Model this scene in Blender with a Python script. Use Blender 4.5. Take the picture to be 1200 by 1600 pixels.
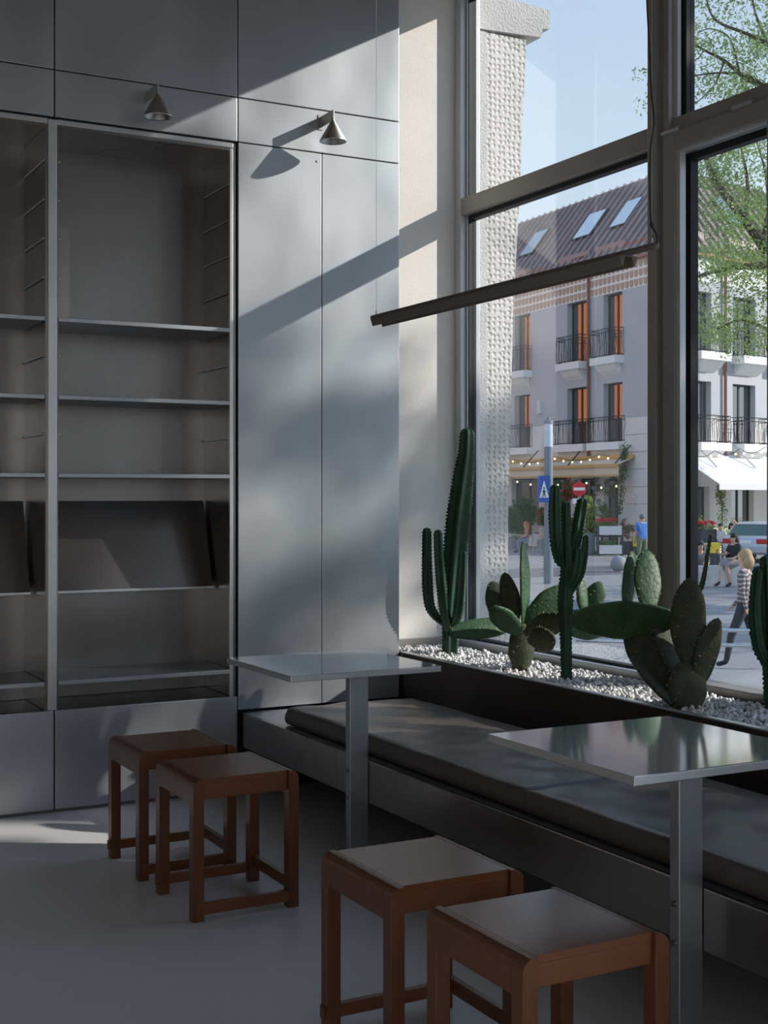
import bpy, bmesh, math, random
import numpy as np
from mathutils import Vector, Matrix

random.seed(7); rng = np.random.default_rng(7)
for o in list(bpy.data.objects): bpy.data.objects.remove(o)
SC = bpy.context.scene
COL = SC.collection
PI = math.pi

# ------------------------------------------------------------------ camera
FPX, YAW, EYE = 2070.0, math.radians(28.2), 1.35
cam_d = bpy.data.cameras.new('camera'); cam = bpy.data.objects.new('camera', cam_d); COL.objects.link(cam)
cam.location = (0, 0, EYE); cam.rotation_euler = (PI/2, 0, -YAW)
cam_d.sensor_fit = 'VERTICAL'; cam_d.sensor_height = 36.0; cam_d.lens = 36.0*FPX/1600.0
cam_d.shift_y = -25.0/1600.0; cam_d.clip_start = 0.05; cam_d.clip_end = 500
SC.camera = cam

# ------------------------------------------------------------------ sky, sun, exposure
SUN = Vector((-0.781, 0.46, -0.423)).normalized()          # travel direction of the sunlight
world = bpy.data.worlds.new('sky'); SC.world = world; world.use_nodes = True
wn = world.node_tree.nodes; wl = world.node_tree.links
bg = wn['Background']                       # clear sky: paler at the horizon, deeper blue overhead
tcw = wn.new('ShaderNodeTexCoord'); sxyz = wn.new('ShaderNodeSeparateXYZ'); rpw = wn.new('ShaderNodeValToRGB')
wl.new(tcw.outputs['Generated'], sxyz.inputs[0]); wl.new(sxyz.outputs[2], rpw.inputs[0]); wl.new(rpw.outputs[0], bg.inputs[0])
er = rpw.color_ramp.elements; er[0].position = 0.0; er[0].color = (.72, .80, .86, 1); er[1].position = 1.0; er[1].color = (.22, .40, .74, 1)
e_ = er.new(.22); e_.color = (.55, .69, .82, 1); e_ = er.new(.45); e_.color = (.42, .58, .80, 1)
bg.inputs[1].default_value = 1.35
sun_d = bpy.data.lights.new('sun', 'SUN'); sun = bpy.data.objects.new('sun', sun_d); COL.objects.link(sun)
sun.rotation_euler = SUN.to_track_quat('-Z', 'Y').to_euler(); sun.location = (18, -10, 12)
sun_d.energy = 4.9; sun_d.angle = math.radians(0.55); sun_d.color = (1.0, 0.95, 0.88)
# warm fill light added behind the camera to brighten the room
ar_d = bpy.data.lights.new('rear_fill', 'AREA'); ar = bpy.data.objects.new('rear_fill', ar_d); COL.objects.link(ar)
ar_d.shape = 'RECTANGLE'; ar_d.size = 5.4; ar_d.size_y = 2.6; ar_d.energy = 14; ar_d.color = (1.0, 0.90, 0.78)
ar.location = (-0.6, -3.93, 1.75); ar.rotation_euler = (PI/2, 0, 0)
vs = SC.view_settings
vs.view_transform = 'Standard'; vs.look = 'None'; vs.exposure = 0.0; vs.gamma = 1.0; vs.use_curve_mapping = False

# ------------------------------------------------------------------ helpers
FW = Vector((math.sin(YAW), math.cos(YAW), 0)); RT = Vector((math.cos(YAW), -math.sin(YAW), 0))
def Q(px, py, d):                       # a point at distance d from the photographer
    return FW*d + RT*((px-600)/FPX*d) + Vector((0, 0, EYE + (775-py)/FPX*d))

ORIG = {}
class MB:
    """collects shapes in world coordinates; build() links them as one mesh object"""
    def __init__(s): s.v = []; s.f = []; s.m = []
    def add(s, vs, fs, mi=0):
        n = len(s.v); s.v.extend([tuple(v) for v in vs]); s.f.extend([tuple(i+n for i in f) for f in fs]); s.m.extend([mi]*len(fs)); return s
    def box(s, x0, x1, y0, y1, z0, z1, mi=0):
        return s.add([(x0,y0,z0),(x1,y0,z0),(x1,y1,z0),(x0,y1,z0),(x0,y0,z1),(x1,y0,z1),(x1,y1,z1),(x0,y1,z1)],
              [(0,3,2,1),(4,5,6,7),(0,1,5,4),(1,2,6,5),(2,3,7,6),(3,0,4,7)], mi)
    def obox(s, c, ax, ay, az, mi=0):   # oriented box: centre and three half vectors
        c = Vector(c); ax = Vector(ax); ay = Vector(ay); az = Vector(az); P = []
        for k in (-1, 1):
            for i, j in ((-1,-1),(1,-1),(1,1),(-1,1)): P.append(c+ax*i+ay*j+az*k)
        return s.add(P, [(0,3,2,1),(4,5,6,7),(0,1,5,4),(1,2,6,5),(2,3,7,6),(3,0,4,7)], mi)
    def prism(s, poly, vec, mi=0):      # polygon extruded along vec
        n = len(poly); v = Vector(vec); P = [Vector(p) for p in poly]; P += [p+v for p in P]
        F = [tuple(range(n-1, -1, -1)), tuple(range(n, 2*n))] + [(i, (i+1) % n, n+(i+1) % n, n+i) for i in range(n)]
        return s.add(P, F, mi)
    def tube(s, pts, rad, n=8, mi=0, cap=True):
        pts = [Vector(p) for p in pts]; m = len(pts); rad = rad if isinstance(rad, (list, tuple)) else [rad]*m
        V = []; F = []; ref = None
        for i, p in enumerate(pts):
            t = (pts[min(i+1, m-1)]-pts[max(i-1, 0)]).normalized()
            if ref is None: ref = Vector((0,0,1)) if abs(t.z) < .9 else Vector((1,0,0))
            a = (ref - t*ref.dot(t)).normalized(); b = t.cross(a); ref = a
            for k in range(n):
                w = 2*PI*k/n; V.append(p + (a*math.cos(w)+b*math.sin(w))*rad[i])
        for i in range(m-1):
            for k in range(n): F.append((i*n+k, i*n+(k+1) % n, (i+1)*n+(k+1) % n, (i+1)*n+k))
        if cap: F.append(tuple(range(n-1, -1, -1))); F.append(tuple((m-1)*n+k for k in range(n)))
        return s.add(V, F, mi)
    def lathe(s, c, prof, n=20, mi=0, axis='Z'):
        c = Vector(c); V = []; F = []
        for r, z in prof:
            for k in range(n):
                w = 2*PI*k/n
                V.append(c + (Vector((r*math.cos(w), r*math.sin(w), z)) if axis == 'Z' else Vector((r*math.cos(w), z, r*math.sin(w)))))
        for i in range(len(prof)-1):
            for k in range(n): F.append((i*n+k, i*n+(k+1) % n, (i+1)*n+(k+1) % n, (i+1)*n+k))
        return s.add(V, F, mi)
    def ball(s, c, r, n=8, m=6, mi=0):
        rx, ry, rz = r if isinstance(r, (tuple, list)) else (r, r, r); V = []; F = []
        for i in range(m+1):
            th = PI*i/m
            for k in range(n):
                w = 2*PI*k/n; V.append((c[0]+rx*math.sin(th)*math.cos(w), c[1]+ry*math.sin(th)*math.sin(w), c[2]-rz*math.cos(th)))
        for i in range(m):
            for k in range(n): F.append((i*n+k, i*n+(k+1) % n, (i+1)*n+(k+1) % n, (i+1)*n+k))
        return s.add(V, F, mi)
    def build(s, name, mat, parent=None, bevel=0.0, seg=2, smooth=False, kind=None, label=None, origin=None):
        me = bpy.data.meshes.new(name)
        V = np.array(s.v, dtype=float)
        if parent is not None: org = np.array(ORIG[parent.name])
        elif origin is not None: org = np.array(origin, dtype=float)
        else: org = np.array([(V[:,0].min()+V[:,0].max())/2, (V[:,1].min()+V[:,1].max())/2, V[:,2].min()])
        me.from_pydata((V-org).tolist(), [], s.f)
        mats = mat if isinstance(mat, (list, tuple)) else [mat]
        for mm in mats: me.materials.append(M[mm])
        if len(mats) > 1: me.polygons.foreach_set('material_index', s.m)
        bm = bmesh.new(); bm.from_mesh(me)
        if smooth: bmesh.ops.remove_doubles(bm, verts=bm.verts, dist=1e-6)
        if bevel > 0:
            bmesh.ops.remove_doubles(bm, verts=bm.verts, dist=1e-6)
            ed = [e for e in bm.edges if len(e.link_faces) == 2 and e.calc_face_angle(0) > .5]
            bmesh.ops.bevel(bm, geom=ed, offset=bevel, segments=seg, profile=.5, affect='EDGES', clamp_overlap=True)
        bmesh.ops.recalc_face_normals(bm, faces=bm.faces); bm.to_mesh(me); bm.free()
        if smooth: me.polygons.foreach_set('use_smooth', [True]*len(me.polygons))
        o = bpy.data.objects.new(name, me); COL.objects.link(o); ORIG[o.name] = tuple(org)
        if parent is not None: o.parent = parent
        else: o.location = org
        if kind: o['kind'] = kind
        if label: o['label'] = label
        return o
def raw_mesh(name, V, F, mat, parent, kind=None):      # fast path for foliage and gravel: numpy verts and quads
    V = np.asarray(V, dtype=np.float32) - np.array(ORIG[parent.name], dtype=np.float32) if parent is not None else np.asarray(V, dtype=np.float32)
    F = np.asarray(F, dtype=np.int32); k = F.shape[1]
    me = bpy.data.meshes.new(name); me.vertices.add(len(V)); me.vertices.foreach_set('co', V.ravel())
    me.loops.add(F.size); me.loops.foreach_set('vertex_index', F.ravel())
    me.polygons.add(len(F)); me.polygons.foreach_set('loop_start', np.arange(0, F.size, k, dtype=np.int32)); me.polygons.foreach_set('loop_total', np.full(len(F), k, dtype=np.int32))
    me.update(); me.validate(); me.materials.append(M[mat])
    o = bpy.data.objects.new(name, me); COL.objects.link(o); ORIG[o.name] = ORIG[parent.name] if parent is not None else (0,0,0)
    if parent is not None: o.parent = parent
    if kind: o['kind'] = kind
    return o
def tag(o, label, cat, group=None, kind=None):
    o['label'] = label; o['category'] = cat
    if group: o['group'] = group
    if kind: o['kind'] = kind
    return o
def thing(name, loc, label, cat, group=None, kind=None):
    o = bpy.data.objects.new(name, None); COL.objects.link(o); o.location = loc; o.empty_display_size = .1; ORIG[o.name] = tuple(loc)
    return tag(o, label, cat, group, kind)
def copy_tree(o, loc=None, parent=None):
    c = o.copy(); COL.objects.link(c); c.parent = parent
    if loc is not None: c.location = loc
    for ch in list(o.children): copy_tree(ch, None, c)
    return c

# ------------------------------------------------------------------ materials
M = {}
def mat(name, color, rough=.5, metal=0., var=0., vscale=(6,6,6), bump=0., bscale=40., spec=.5, c2=None, coat=0., rvar=0., bstretch=(1,1,1), trans=0., emit=0., wave=0.):
    m = bpy.data.materials.new(name); m.use_nodes = True; nt = m.node_tree; N = nt.nodes; L = nt.links; b = N['Principled BSDF']
    b.inputs['Base Color'].default_value = (*color, 1); b.inputs['Roughness'].default_value = rough; b.inputs['Metallic'].default_value = metal
    b.inputs['Specular IOR Level'].default_value = spec; b.inputs['Coat Weight'].default_value = coat; b.inputs['Coat Roughness'].default_value = .15
    tc = N.new('ShaderNodeTexCoord')
    def noise(sc, detail=4, s=1.):
        mp = N.new('ShaderNodeMapping'); mp.inputs['Scale'].default_value = sc; L.new(tc.outputs['Object'], mp.inputs[0])
        n = N.new('ShaderNodeTexNoise'); n.inputs['Scale'].default_value = s; n.inputs['Detail'].default_value = detail; L.new(mp.outputs[0], n.inputs['Vector']); return n
    if var > 0 or c2:
        n = noise(vscale); rp = N.new('ShaderNodeValToRGB'); rp.color_ramp.elements[0].position = .3; rp.color_ramp.elements[1].position = .7
        lo = tuple(max(0, c*(1-var)) for c in color) if not c2 else color; hi = tuple(min(1, c*(1+var)) for c in color) if not c2 else c2
        rp.color_ramp.elements[0].color = (*lo, 1); rp.color_ramp.elements[1].color = (*hi, 1)
        L.new(n.outputs[0], rp.inputs[0]); L.new(rp.outputs[0], b.inputs['Base Color'])
    if rvar > 0:
        n = noise((2.2, 2.2, 1.3), 2); mr = N.new('ShaderNodeMapRange'); mr.inputs[1].default_value = .3; mr.inputs[2].default_value = .7
        mr.inputs[3].default_value = rough-rvar; mr.inputs[4].default_value = rough+rvar; L.new(n.outputs[0], mr.inputs[0]); L.new(mr.outputs[0], b.inputs['Roughness'])
    if bump > 0:
        n = noise(tuple(bscale*k for k in bstretch), 3); bp = N.new('ShaderNodeBump'); bp.inputs['Strength'].default_value = bump; bp.inputs['Distance'].default_value = .01
        L.new(n.outputs[0], bp.inputs['Height']); L.new(bp.outputs[0], b.inputs['Normal'])
        if wave > 0:                      # slight unevenness of sheet metal
            n = noise((2.3, 2.3, 1.7), 0); b2 = N.new('ShaderNodeBump'); b2.inputs['Strength'].default_value = wave; b2.inputs['Distance'].default_value = .03
            L.new(n.outputs[0], b2.inputs['Height']); L.new(b2.outputs[0], bp.inputs['Normal'])
    if trans > 0:
        out = N['Material Output']; tl = N.new('ShaderNodeBsdfTranslucent'); tl.inputs[0].default_value = (*[min(1, c*1.5) for c in color], 1)
        mx = N.new('ShaderNodeMixShader'); mx.inputs[0].default_value = trans; L.new(b.outputs[0], mx.inputs[1]); L.new(tl.outputs[0], mx.inputs[2]); L.new(mx.outputs[0], out.inputs[0])
    if emit > 0:
        b.inputs['Emission Color'].default_value = (*color, 1); b.inputs['Emission Strength'].default_value = emit
    M[name] = m; return m
def glass(name, refl, tint=(1,1,1), rough=0.0, gain=.45):          # thin pane: clear sheet with a mirror reflection that grows at grazing angles
    m = bpy.data.materials.new(name); m.use_nodes = True; N = m.node_tree.nodes; L = m.node_tree.links; N.remove(N['Principled BSDF'])
    t = N.new('ShaderNodeBsdfTransparent'); t.inputs[0].default_value = (*tint, 1); g = N.new('ShaderNodeBsdfGlossy'); g.inputs['Roughness'].default_value = rough
    lw = N.new('ShaderNodeLayerWeight'); lw.inputs[0].default_value = .25
    mr = N.new('ShaderNodeMapRange'); mr.inputs[3].default_value = refl; mr.inputs[4].default_value = min(1, refl+gain)
    mx = N.new('ShaderNodeMixShader'); L.new(lw.outputs['Fresnel'], mr.inputs[0]); L.new(mr.outputs[0], mx.inputs[0])
    L.new(t.outputs[0], mx.inputs[1]); L.new(g.outputs[0], mx.inputs[2]); L.new(mx.outputs[0], N['Material Output'].inputs[0]); M[name] = m

mat('steel', (.45,.475,.50), .40, .84, .08, (1.4,1.4,.8), rvar=.08)
mat('steel_shaded', (.29,.27,.255), .27, 1., .08, (2,2,1), rvar=.04)  # copy of steel, browned to carry recess shade and warm reflections
mat('steel_edge', (.66,.67,.68), .34, 1., .06, (4,4,4))
mat('steel_top', (.86,.88,.90), .08, .72, .04, (3,3,3))
mat('bronze', (.085,.068,.056), .42, .75, .12, (2,2,2), .05, 200.)
mat('frame', (.33,.305,.28), .40, .25, .06, (3,3,3), .03, 200.)
mat('frame_light', (.62,.64,.66), .45, .3, .04)
mat('gasket', (.012,.013,.015), .6)
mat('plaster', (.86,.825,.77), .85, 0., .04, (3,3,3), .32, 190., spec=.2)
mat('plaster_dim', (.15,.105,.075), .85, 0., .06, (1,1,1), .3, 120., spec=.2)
mat('floor', (.66,.65,.645), .40, 0., .07, (1.2,1.2,1.2), .03, 30., spec=.45, rvar=.05)
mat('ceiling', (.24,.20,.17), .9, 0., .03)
mat('wood', (.165,.050,.013), .36, 0., .0, (6,26,26), .04, 90., spec=.5, c2=(.205,.064,.018), coat=.3)
mat('wood_side', (.125,.036,.009), .40, 0., .0, (60,60,6), .05, 90., spec=.5, c2=(.165,.050,.013), coat=.25)
mat('leather', (.092,.070,.060), .43, 0., .08, (9,9,9), .10, 22., spec=.7, coat=.1)
mat('pebble', (.72,.71,.69), .75, 0., .0, (28,28,28), .2, 120., c2=(.86,.86,.86), spec=.3)
mat('soil', (.03,.026,.022), .95)
mat('cactus', (.017,.060,.030), .45, 0., .0, (14,14,14), .2, 70., c2=(.03,.095,.044), spec=.45)
mat('cactus_pad', (.032,.088,.038), .5, 0., .0, (10,10,10), .35, 60., c2=(.065,.135,.06), spec=.4)
mat('cactus_old', (.045,.062,.035), .65, 0., .0, (16,16,16), .35, 60., c2=(.085,.09,.052), spec=.3)
mat('spine', (.42,.34,.2), .6)
mat('black', (.012,.012,.013), .5)
mat('lamp_metal', (.56,.54,.51), .34, 1., .06, (5,5,5))
mat('pendant', (.20,.17,.148), .5, .3)
mat('wire', (.55,.55,.55), .4, .8)
mat('book', (.32,.10,.05), .6)
mat('paper', (.8,.79,.76), .8)
glass('pane', .02, gain=.22)
# outdoors
mat('concrete', (.62,.605,.58), .9, 0., .14, (2.2,2.2,2.2), 1., 75., spec=.2)
m = mat('hammered', (.62,.60,.565), .92, 0., .16, (1.7,1.7,1.1), 0., spec=.15)
N = m.node_tree.nodes; L = m.node_tree.links
tc = N.new('ShaderNodeTexCoord'); vo = N.new('ShaderNodeTexVoronoi'); vo.inputs['Scale'].default_value = 31; vo.inputs['Randomness'].default_value = .42; vo.voronoi_dimensions = '2D'
sx_ = N.new('ShaderNodeSeparateXYZ'); cx_ = N.new('ShaderNodeCombineXYZ'); L.new(tc.outputs['Object'], sx_.inputs[0]); L.new(sx_.outputs[0], cx_.inputs[0]); L.new(sx_.outputs[2], cx_.inputs[1]); L.new(cx_.outputs[0], vo.inputs['Vector']); rp = N.new('ShaderNodeValToRGB'); rp.color_ramp.elements[0].position = .08; rp.color_ramp.elements[1].position = .42
L.new(vo.outputs['Distance'], rp.inputs[0]); n2 = N.new('ShaderNodeTexNoise'); n2.inputs['Scale'].default_value = 90; L.new(tc.outputs['Object'], n2.inputs['Vector'])
ad = N.new('ShaderNodeMath'); ad.operation = 'MULTIPLY_ADD'; ad.inputs[1].default_value = .5; L.new(n2.outputs[0], ad.inputs[0]); L.new(rp.outputs[0], ad.inputs[2])
bp = N.new('ShaderNodeBump'); bp.inputs['Strength'].default_value = 1.; bp.inputs['Distance'].default_value = .010; L.new(ad.outputs[0], bp.inputs['Height'])
L.new(bp.outputs[0], N['Principled BSDF'].inputs['Normal'])
mat('pavement', (.27,.265,.26), .85, 0., .12, (.35,.35,.35), .2, 9., spec=.3)
mat('asphalt', (.14,.14,.145), .9, 0., .10, (.5,.5,.5), .2, 12., spec=.3)
mat('render_grey', (.48,.485,.505), .9, 0., .05, (.5,.5,.3))
mat('stone', (.74,.71,.67), .85, 0., .07, (.6,.6,.6))
mat('white_render', (.82,.81,.78), .85, 0., .03)
mat('brown_tile', (.50,.33,.24), .85, 0., .12, (3,3,3))
mat('roof', (.33,.26,.25), .5, .25, .10, (.4,.4,.4))
mat('copper', (.32,.125,.085), .5, .3, .1)
mat('pipe', (.25,.13,.095), .5, .3)
mat('win_frame', (.06,.055,.05), .5)
mat('reveal', (.30,.29,.28), .8)
mat('iron', (.02,.02,.022), .5, .3)
glass('far_glass', .42, (.10,.11,.12), .02); glass('sky_glass', .62, (.12,.14,.16), .02)
mat('orange_render', (.78,.24,.075), .9)
mat('dark_tone', (.10,.085,.08), .9)  # on the orange building this tone stands for shade on its lower storeys
mat('awning_cream', (.80,.72,.55), .8, trans=.25)
mat('awning_ochre', (.72,.45,.17), .8, trans=.2)
mat('awning_white', (.86,.86,.85), .8, trans=.25)
mat('leaf', (.17,.25,.085), .5, 0., .0, (.9,.9,.9), c2=(.30,.39,.14), spec=.3, trans=.4)
mat('leaf_dark', (.05,.12,.035), .55, 0., .0, (2,2,2), c2=(.10,.20,.05), spec=.3, trans=.25)
mat('leaf_pale', (.28,.36,.12), .55, 0., .0, (2,2,2), c2=(.42,.42,.18), spec=.3, trans=.3)
mat('petal_red', (.62,.03,.035), .6)
mat('petal_pink', (.72,.30,.26), .6)
mat('bark', (.075,.058,.047), .9, 0., .2, (5,5,2), .6, 30.)
mat('pole_grey', (.22,.25,.30), .45, .4)
mat('lamp_glass', (.62,.68,.74), .3)
mat('sign_blue', (.035,.10,.42), .45)
mat('sign_white', (.85,.85,.85), .5)
mat('sign_red', (.62,.035,.04), .45)
mat('box_white', (.70,.70,.69), .7)
mat('box_dark', (.05,.055,.065), .6)
mat('pot_grey', (.27,.29,.31), .7)
mat('yellow', (.85,.62,.03), .6)
mat('timber', (.45,.33,.22), .7, 0., .1, (4,4,4))
mat('chair_metal', (.55,.55,.54), .5, .4)
mat('bulb', (1.0,.78,.45), .4, emit=2.2)
mat('car_paint', (.42,.46,.52), .28, .5, coat=.6)
mat('car_glass', (.06,.10,.07), .08, 0., spec=.8)
mat('tail_red', (.55,.02,.02), .25)
mat('tyre', (.02,.02,.02), .8)
mat('rail_steel', (.60,.62,.65), .3, 1.)
for k, c in dict(skin=(.60,.36,.26), shirt_blue=(.045,.20,.62), trouser_dark=(.035,.036,.045), trouser_grey=(.16,.17,.19), shoe=(.02,.02,.022), hair_grey=(.16,.14,.13), hair_red=(.50,.17,.05),
                 hair_dark=(.022,.015,.013), hair_blonde=(.40,.27,.15), shirt_grey=(.22,.24,.27), shirt_black=(.022,.022,.026), skirt=(.30,.28,.27), shirt_floral=(.48,.20,.17),
                 shirt_white=(.68,.66,.62), shirt_green=(.45,.55,.10), cap=(.02,.02,.022), trouser_olive=(.16,.20,.13), denim=(.20,.28,.36)).items(): mat(k, c, .75, 0., .10, (9,9,9))
m = mat('striped_top', (.16,.13,.14), .8); N = m.node_tree.nodes; L = m.node_tree.links
tc = N.new('ShaderNodeTexCoord'); wv = N.new('ShaderNodeTexWave'); wv.bands_direction = 'Z'; wv.inputs['Scale'].default_value = 5; wv.inputs['Distortion'].default_value = 5
rp = N.new('ShaderNodeValToRGB'); rp.color_ramp.elements[0].color = (.11,.10,.115,1); rp.color_ramp.elements[1].color = (.46,.36,.36,1); rp.color_ramp.elements[0].position = .4
L.new(tc.outputs['Object'], wv.inputs[0]); L.new(wv.outputs[0], rp.inputs[0]); L.new(rp.outputs[0], N['Principled BSDF'].inputs['Base Color'])

# ================================================================== the room
def structure(name, mb, m, label, **k): return tag(mb.build(name, m, **k), label, 'room', kind='structure')
structure('floor', MB().box(-4.2, 3.74, -4.2, 6.2, -.12, 0), 'floor', 'smooth grey poured floor of the room')
structure('ceiling', MB().box(-4.2, 3.64, -4.2, 6.2, 4.05, 4.25), 'ceiling', 'plain pale ceiling high above the room')
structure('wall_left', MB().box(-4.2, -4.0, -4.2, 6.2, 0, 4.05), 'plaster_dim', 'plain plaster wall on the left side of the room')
structure('wall_back', MB().box(-4.0, 3.112, 6.045, 6.2, 0, 4.05).box(3.112, 3.78, 6.0, 6.2, 0, 4.05), ['plaster'], 'rough cream plaster wall beside the tall window')
wr = MB()                                # rear wall with a wide unglazed opening, added to let in fill light
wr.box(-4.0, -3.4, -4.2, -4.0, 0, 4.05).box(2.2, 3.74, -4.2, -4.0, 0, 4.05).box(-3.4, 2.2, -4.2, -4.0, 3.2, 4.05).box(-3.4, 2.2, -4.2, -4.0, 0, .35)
structure('wall_rear', wr, 'plaster_dim', 'plaster wall behind the viewer with a wide opening added for fill light')
wd = MB()                                # window wall: parapet under the glass, lintel above, pier towards the street door
wd.box(3.62, 3.92, .88, 5.999, -1.1, .5).box(3.64, 3.76, -3.4, 5.999, 4.05, 4.5).box(3.64, 3.92, .88, 2.25, .5, 4.05).box(3.64, 3.92, -4.2, -3.4, -1.1, 4.3).box(3.64, 3.92, -3.4, .88, -1.1, .1)
structure('wall_right', wd, 'plaster', 'window wall with low parapet under the tall glazing')

# ------------------------------------------------------------------ tall window
XI, XG, XO = 3.64, 3.70, 3.76            # inner face, glass plane, outer face
w1 = thing('window_1', (XI, 5.2, .5), 'tall fixed window with one transom beside the plaster wall', 'window', kind='structure')
w2 = thing('window_2', (XI, 3.9, .5), 'tall window with a hinged lower sash right of the mullion', 'window', kind='structure')
w3 = thing('window_3', (XI, 2.9, .5), 'further bay of the tall glazing before the wall pier', 'window', kind='structure')
def bar(name, par, y0, y1, z0, z1, x0=XI, x1=XO, m='frame', bev=.004): return MB().box(x0, x1, y0, y1, z0, z1).build(name, m, par, bevel=bev)
bar('jamb', w1, 5.935, 5.999, .5, 4.05, m='frame_light'); bar('head', w1, 4.39, 5.935, 3.98, 4.05)
bar('transom', w1, 4.385, 5.94, 2.82, 2.91); bar('bottom_rail', w1, 4.39, 5.935, .5, .598, m='frame_light')
for z0, z1 in ((.598, 2.82), (2.91, 3.98)):
    g = MB()                             # dark gasket round the pane
    for a in ((5.915, 5.935, z0, z1), (4.39, 4.405, z0, z1), (4.405, 5.915, z0, z0+.012), (4.405, 5.915, z1-.022, z1)): g.box(XG-.022, XG+.022, *a)
    g.build('gasket', 'gasket', w1)
    MB().box(XG-.004, XG+.004, 4.405, 5.915, z0+.012, z1-.022).build('pane', 'pane', w1)
MB().box(XG-.03, XG-.023, 5.92, 5.928, .6, 3.98).build('glazing_bead', 'frame_light', w1)
mu = bar('mullion', w2, 4.335, 4.39, .5, 4.05, x0=3.61); bar('mullion_cover', w2, 4.302, 4.335, .5, 4.05, x0=3.632)
bar('mullion_cover', w2, 4.268, 4.302, 2.85, 4.05, x0=3.622)
bar('transom', w2, 3.62, 4.268, 2.85, 2.912); bar('head', w2, 3.62, 4.268, 3.98, 4.05); bar('bottom_rail', w2, 3.62, 4.30, .5, .56, m='frame_light')
MB().box(XI+.012, XI+.03, 4.245, 4.268, 2.912, 3.98).build('glazing_bead', 'frame_light', w2)
g = MB()
for a in ((4.222, 4.262, 2.912, 3.98), (3.62, 3.63, 2.912, 3.98), (3.63, 4.222, 3.96, 3.98)): g.box(XG-.022, XG+.022, *a)
g.build('gasket', 'gasket', w2); MB().box(XG-.004, XG+.004, 3.63, 4.222, 2.912, 3.96).build('pane', 'pane', w2)
# hinged sash
sa = MB()
for a in ((4.228, 4.300, .565, 2.845), (3.64, 3.705, .565, 2.845), (3.705, 4.228, 2.77, 2.845), (3.705, 4.228, .565, .60)): sa.box(3.618, XO-.02, *a)
so = sa.build('sash', 'frame', w2, bevel=.004)
MB().box(3.63, 3.66, 4.206, 4.228, .60, 2.77).build('glazing_bead', 'frame_light', so)
MB().box(3.63, 3.66, 3.705, 4.206, 2.758, 2.77).build('glazing_bead', 'frame_light', so)
g = MB()
for a in ((4.196, 4.228, .60, 2.758), (3.705, 3.712, .60, 2.758), (3.712, 4.196, 2.728, 2.758)): g.box(XG-.022, XG+.018, *a)
g.build('gasket', 'gasket', so); MB().box(XG-.004, XG+.004, 3.712, 4.196, .60, 2.728).build('pane', 'pane', so)
for y in (4.235, 3.82):                   # hinge barrels on the transom
    h = MB().tube([(3.605, y-.055, 2.848), (3.605, y+.055, 2.848)], .008, 10); h.box(3.606, 3.62, y-.05, y+.05, 2.838, 2.858)
    h.build('hinge', 'steel_edge', w2, label='steel hinge barrel')
bar('mullion', w3, 3.56, 3.62, .5, 4.05, x0=3.61); bar('bottom_rail', w3, 2.25, 3.56, .5, .598, m='frame_light'); bar('head', w3, 2.25, 3.56, 3.98, 4.05)
bar('jamb', w3, 2.25, 2.33, .5, 4.05); bar('transom', w3, 2.33, 3.56, 2.82, 2.91)
for z0, z1 in ((.598, 2.82), (2.91, 3.98)): MB().box(XG-.004, XG+.004, 2.33, 3.56, z0, z1).build('pane', 'pane', w3)
w4 = thing('window_4', (XI, -1.2, .5), 'wide window bay beside the viewer beyond the wall pier', 'window', kind='structure')
for y0, y1 in ((-3.4, -3.32), (-1.25, -1.15), (.80, .88)): bar('jamb', w4, y0, y1, .1, 4.05)
for y0, y1 in ((-3.32, -1.25), (-1.15, .80)):
    bar('bottom_rail', w4, y0, y1, .1, .2); bar('head', w4, y0, y1, 3.98, 4.05); bar('transom', w4, y0, y1, 2.82, 2.91)
    for z0, z1 in ((.2, 2.82), (2.91, 3.98)): MB().box(XG-.004, XG+.004, y0, y1, z0, z1).build('pane', 'pane', w4)

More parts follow.
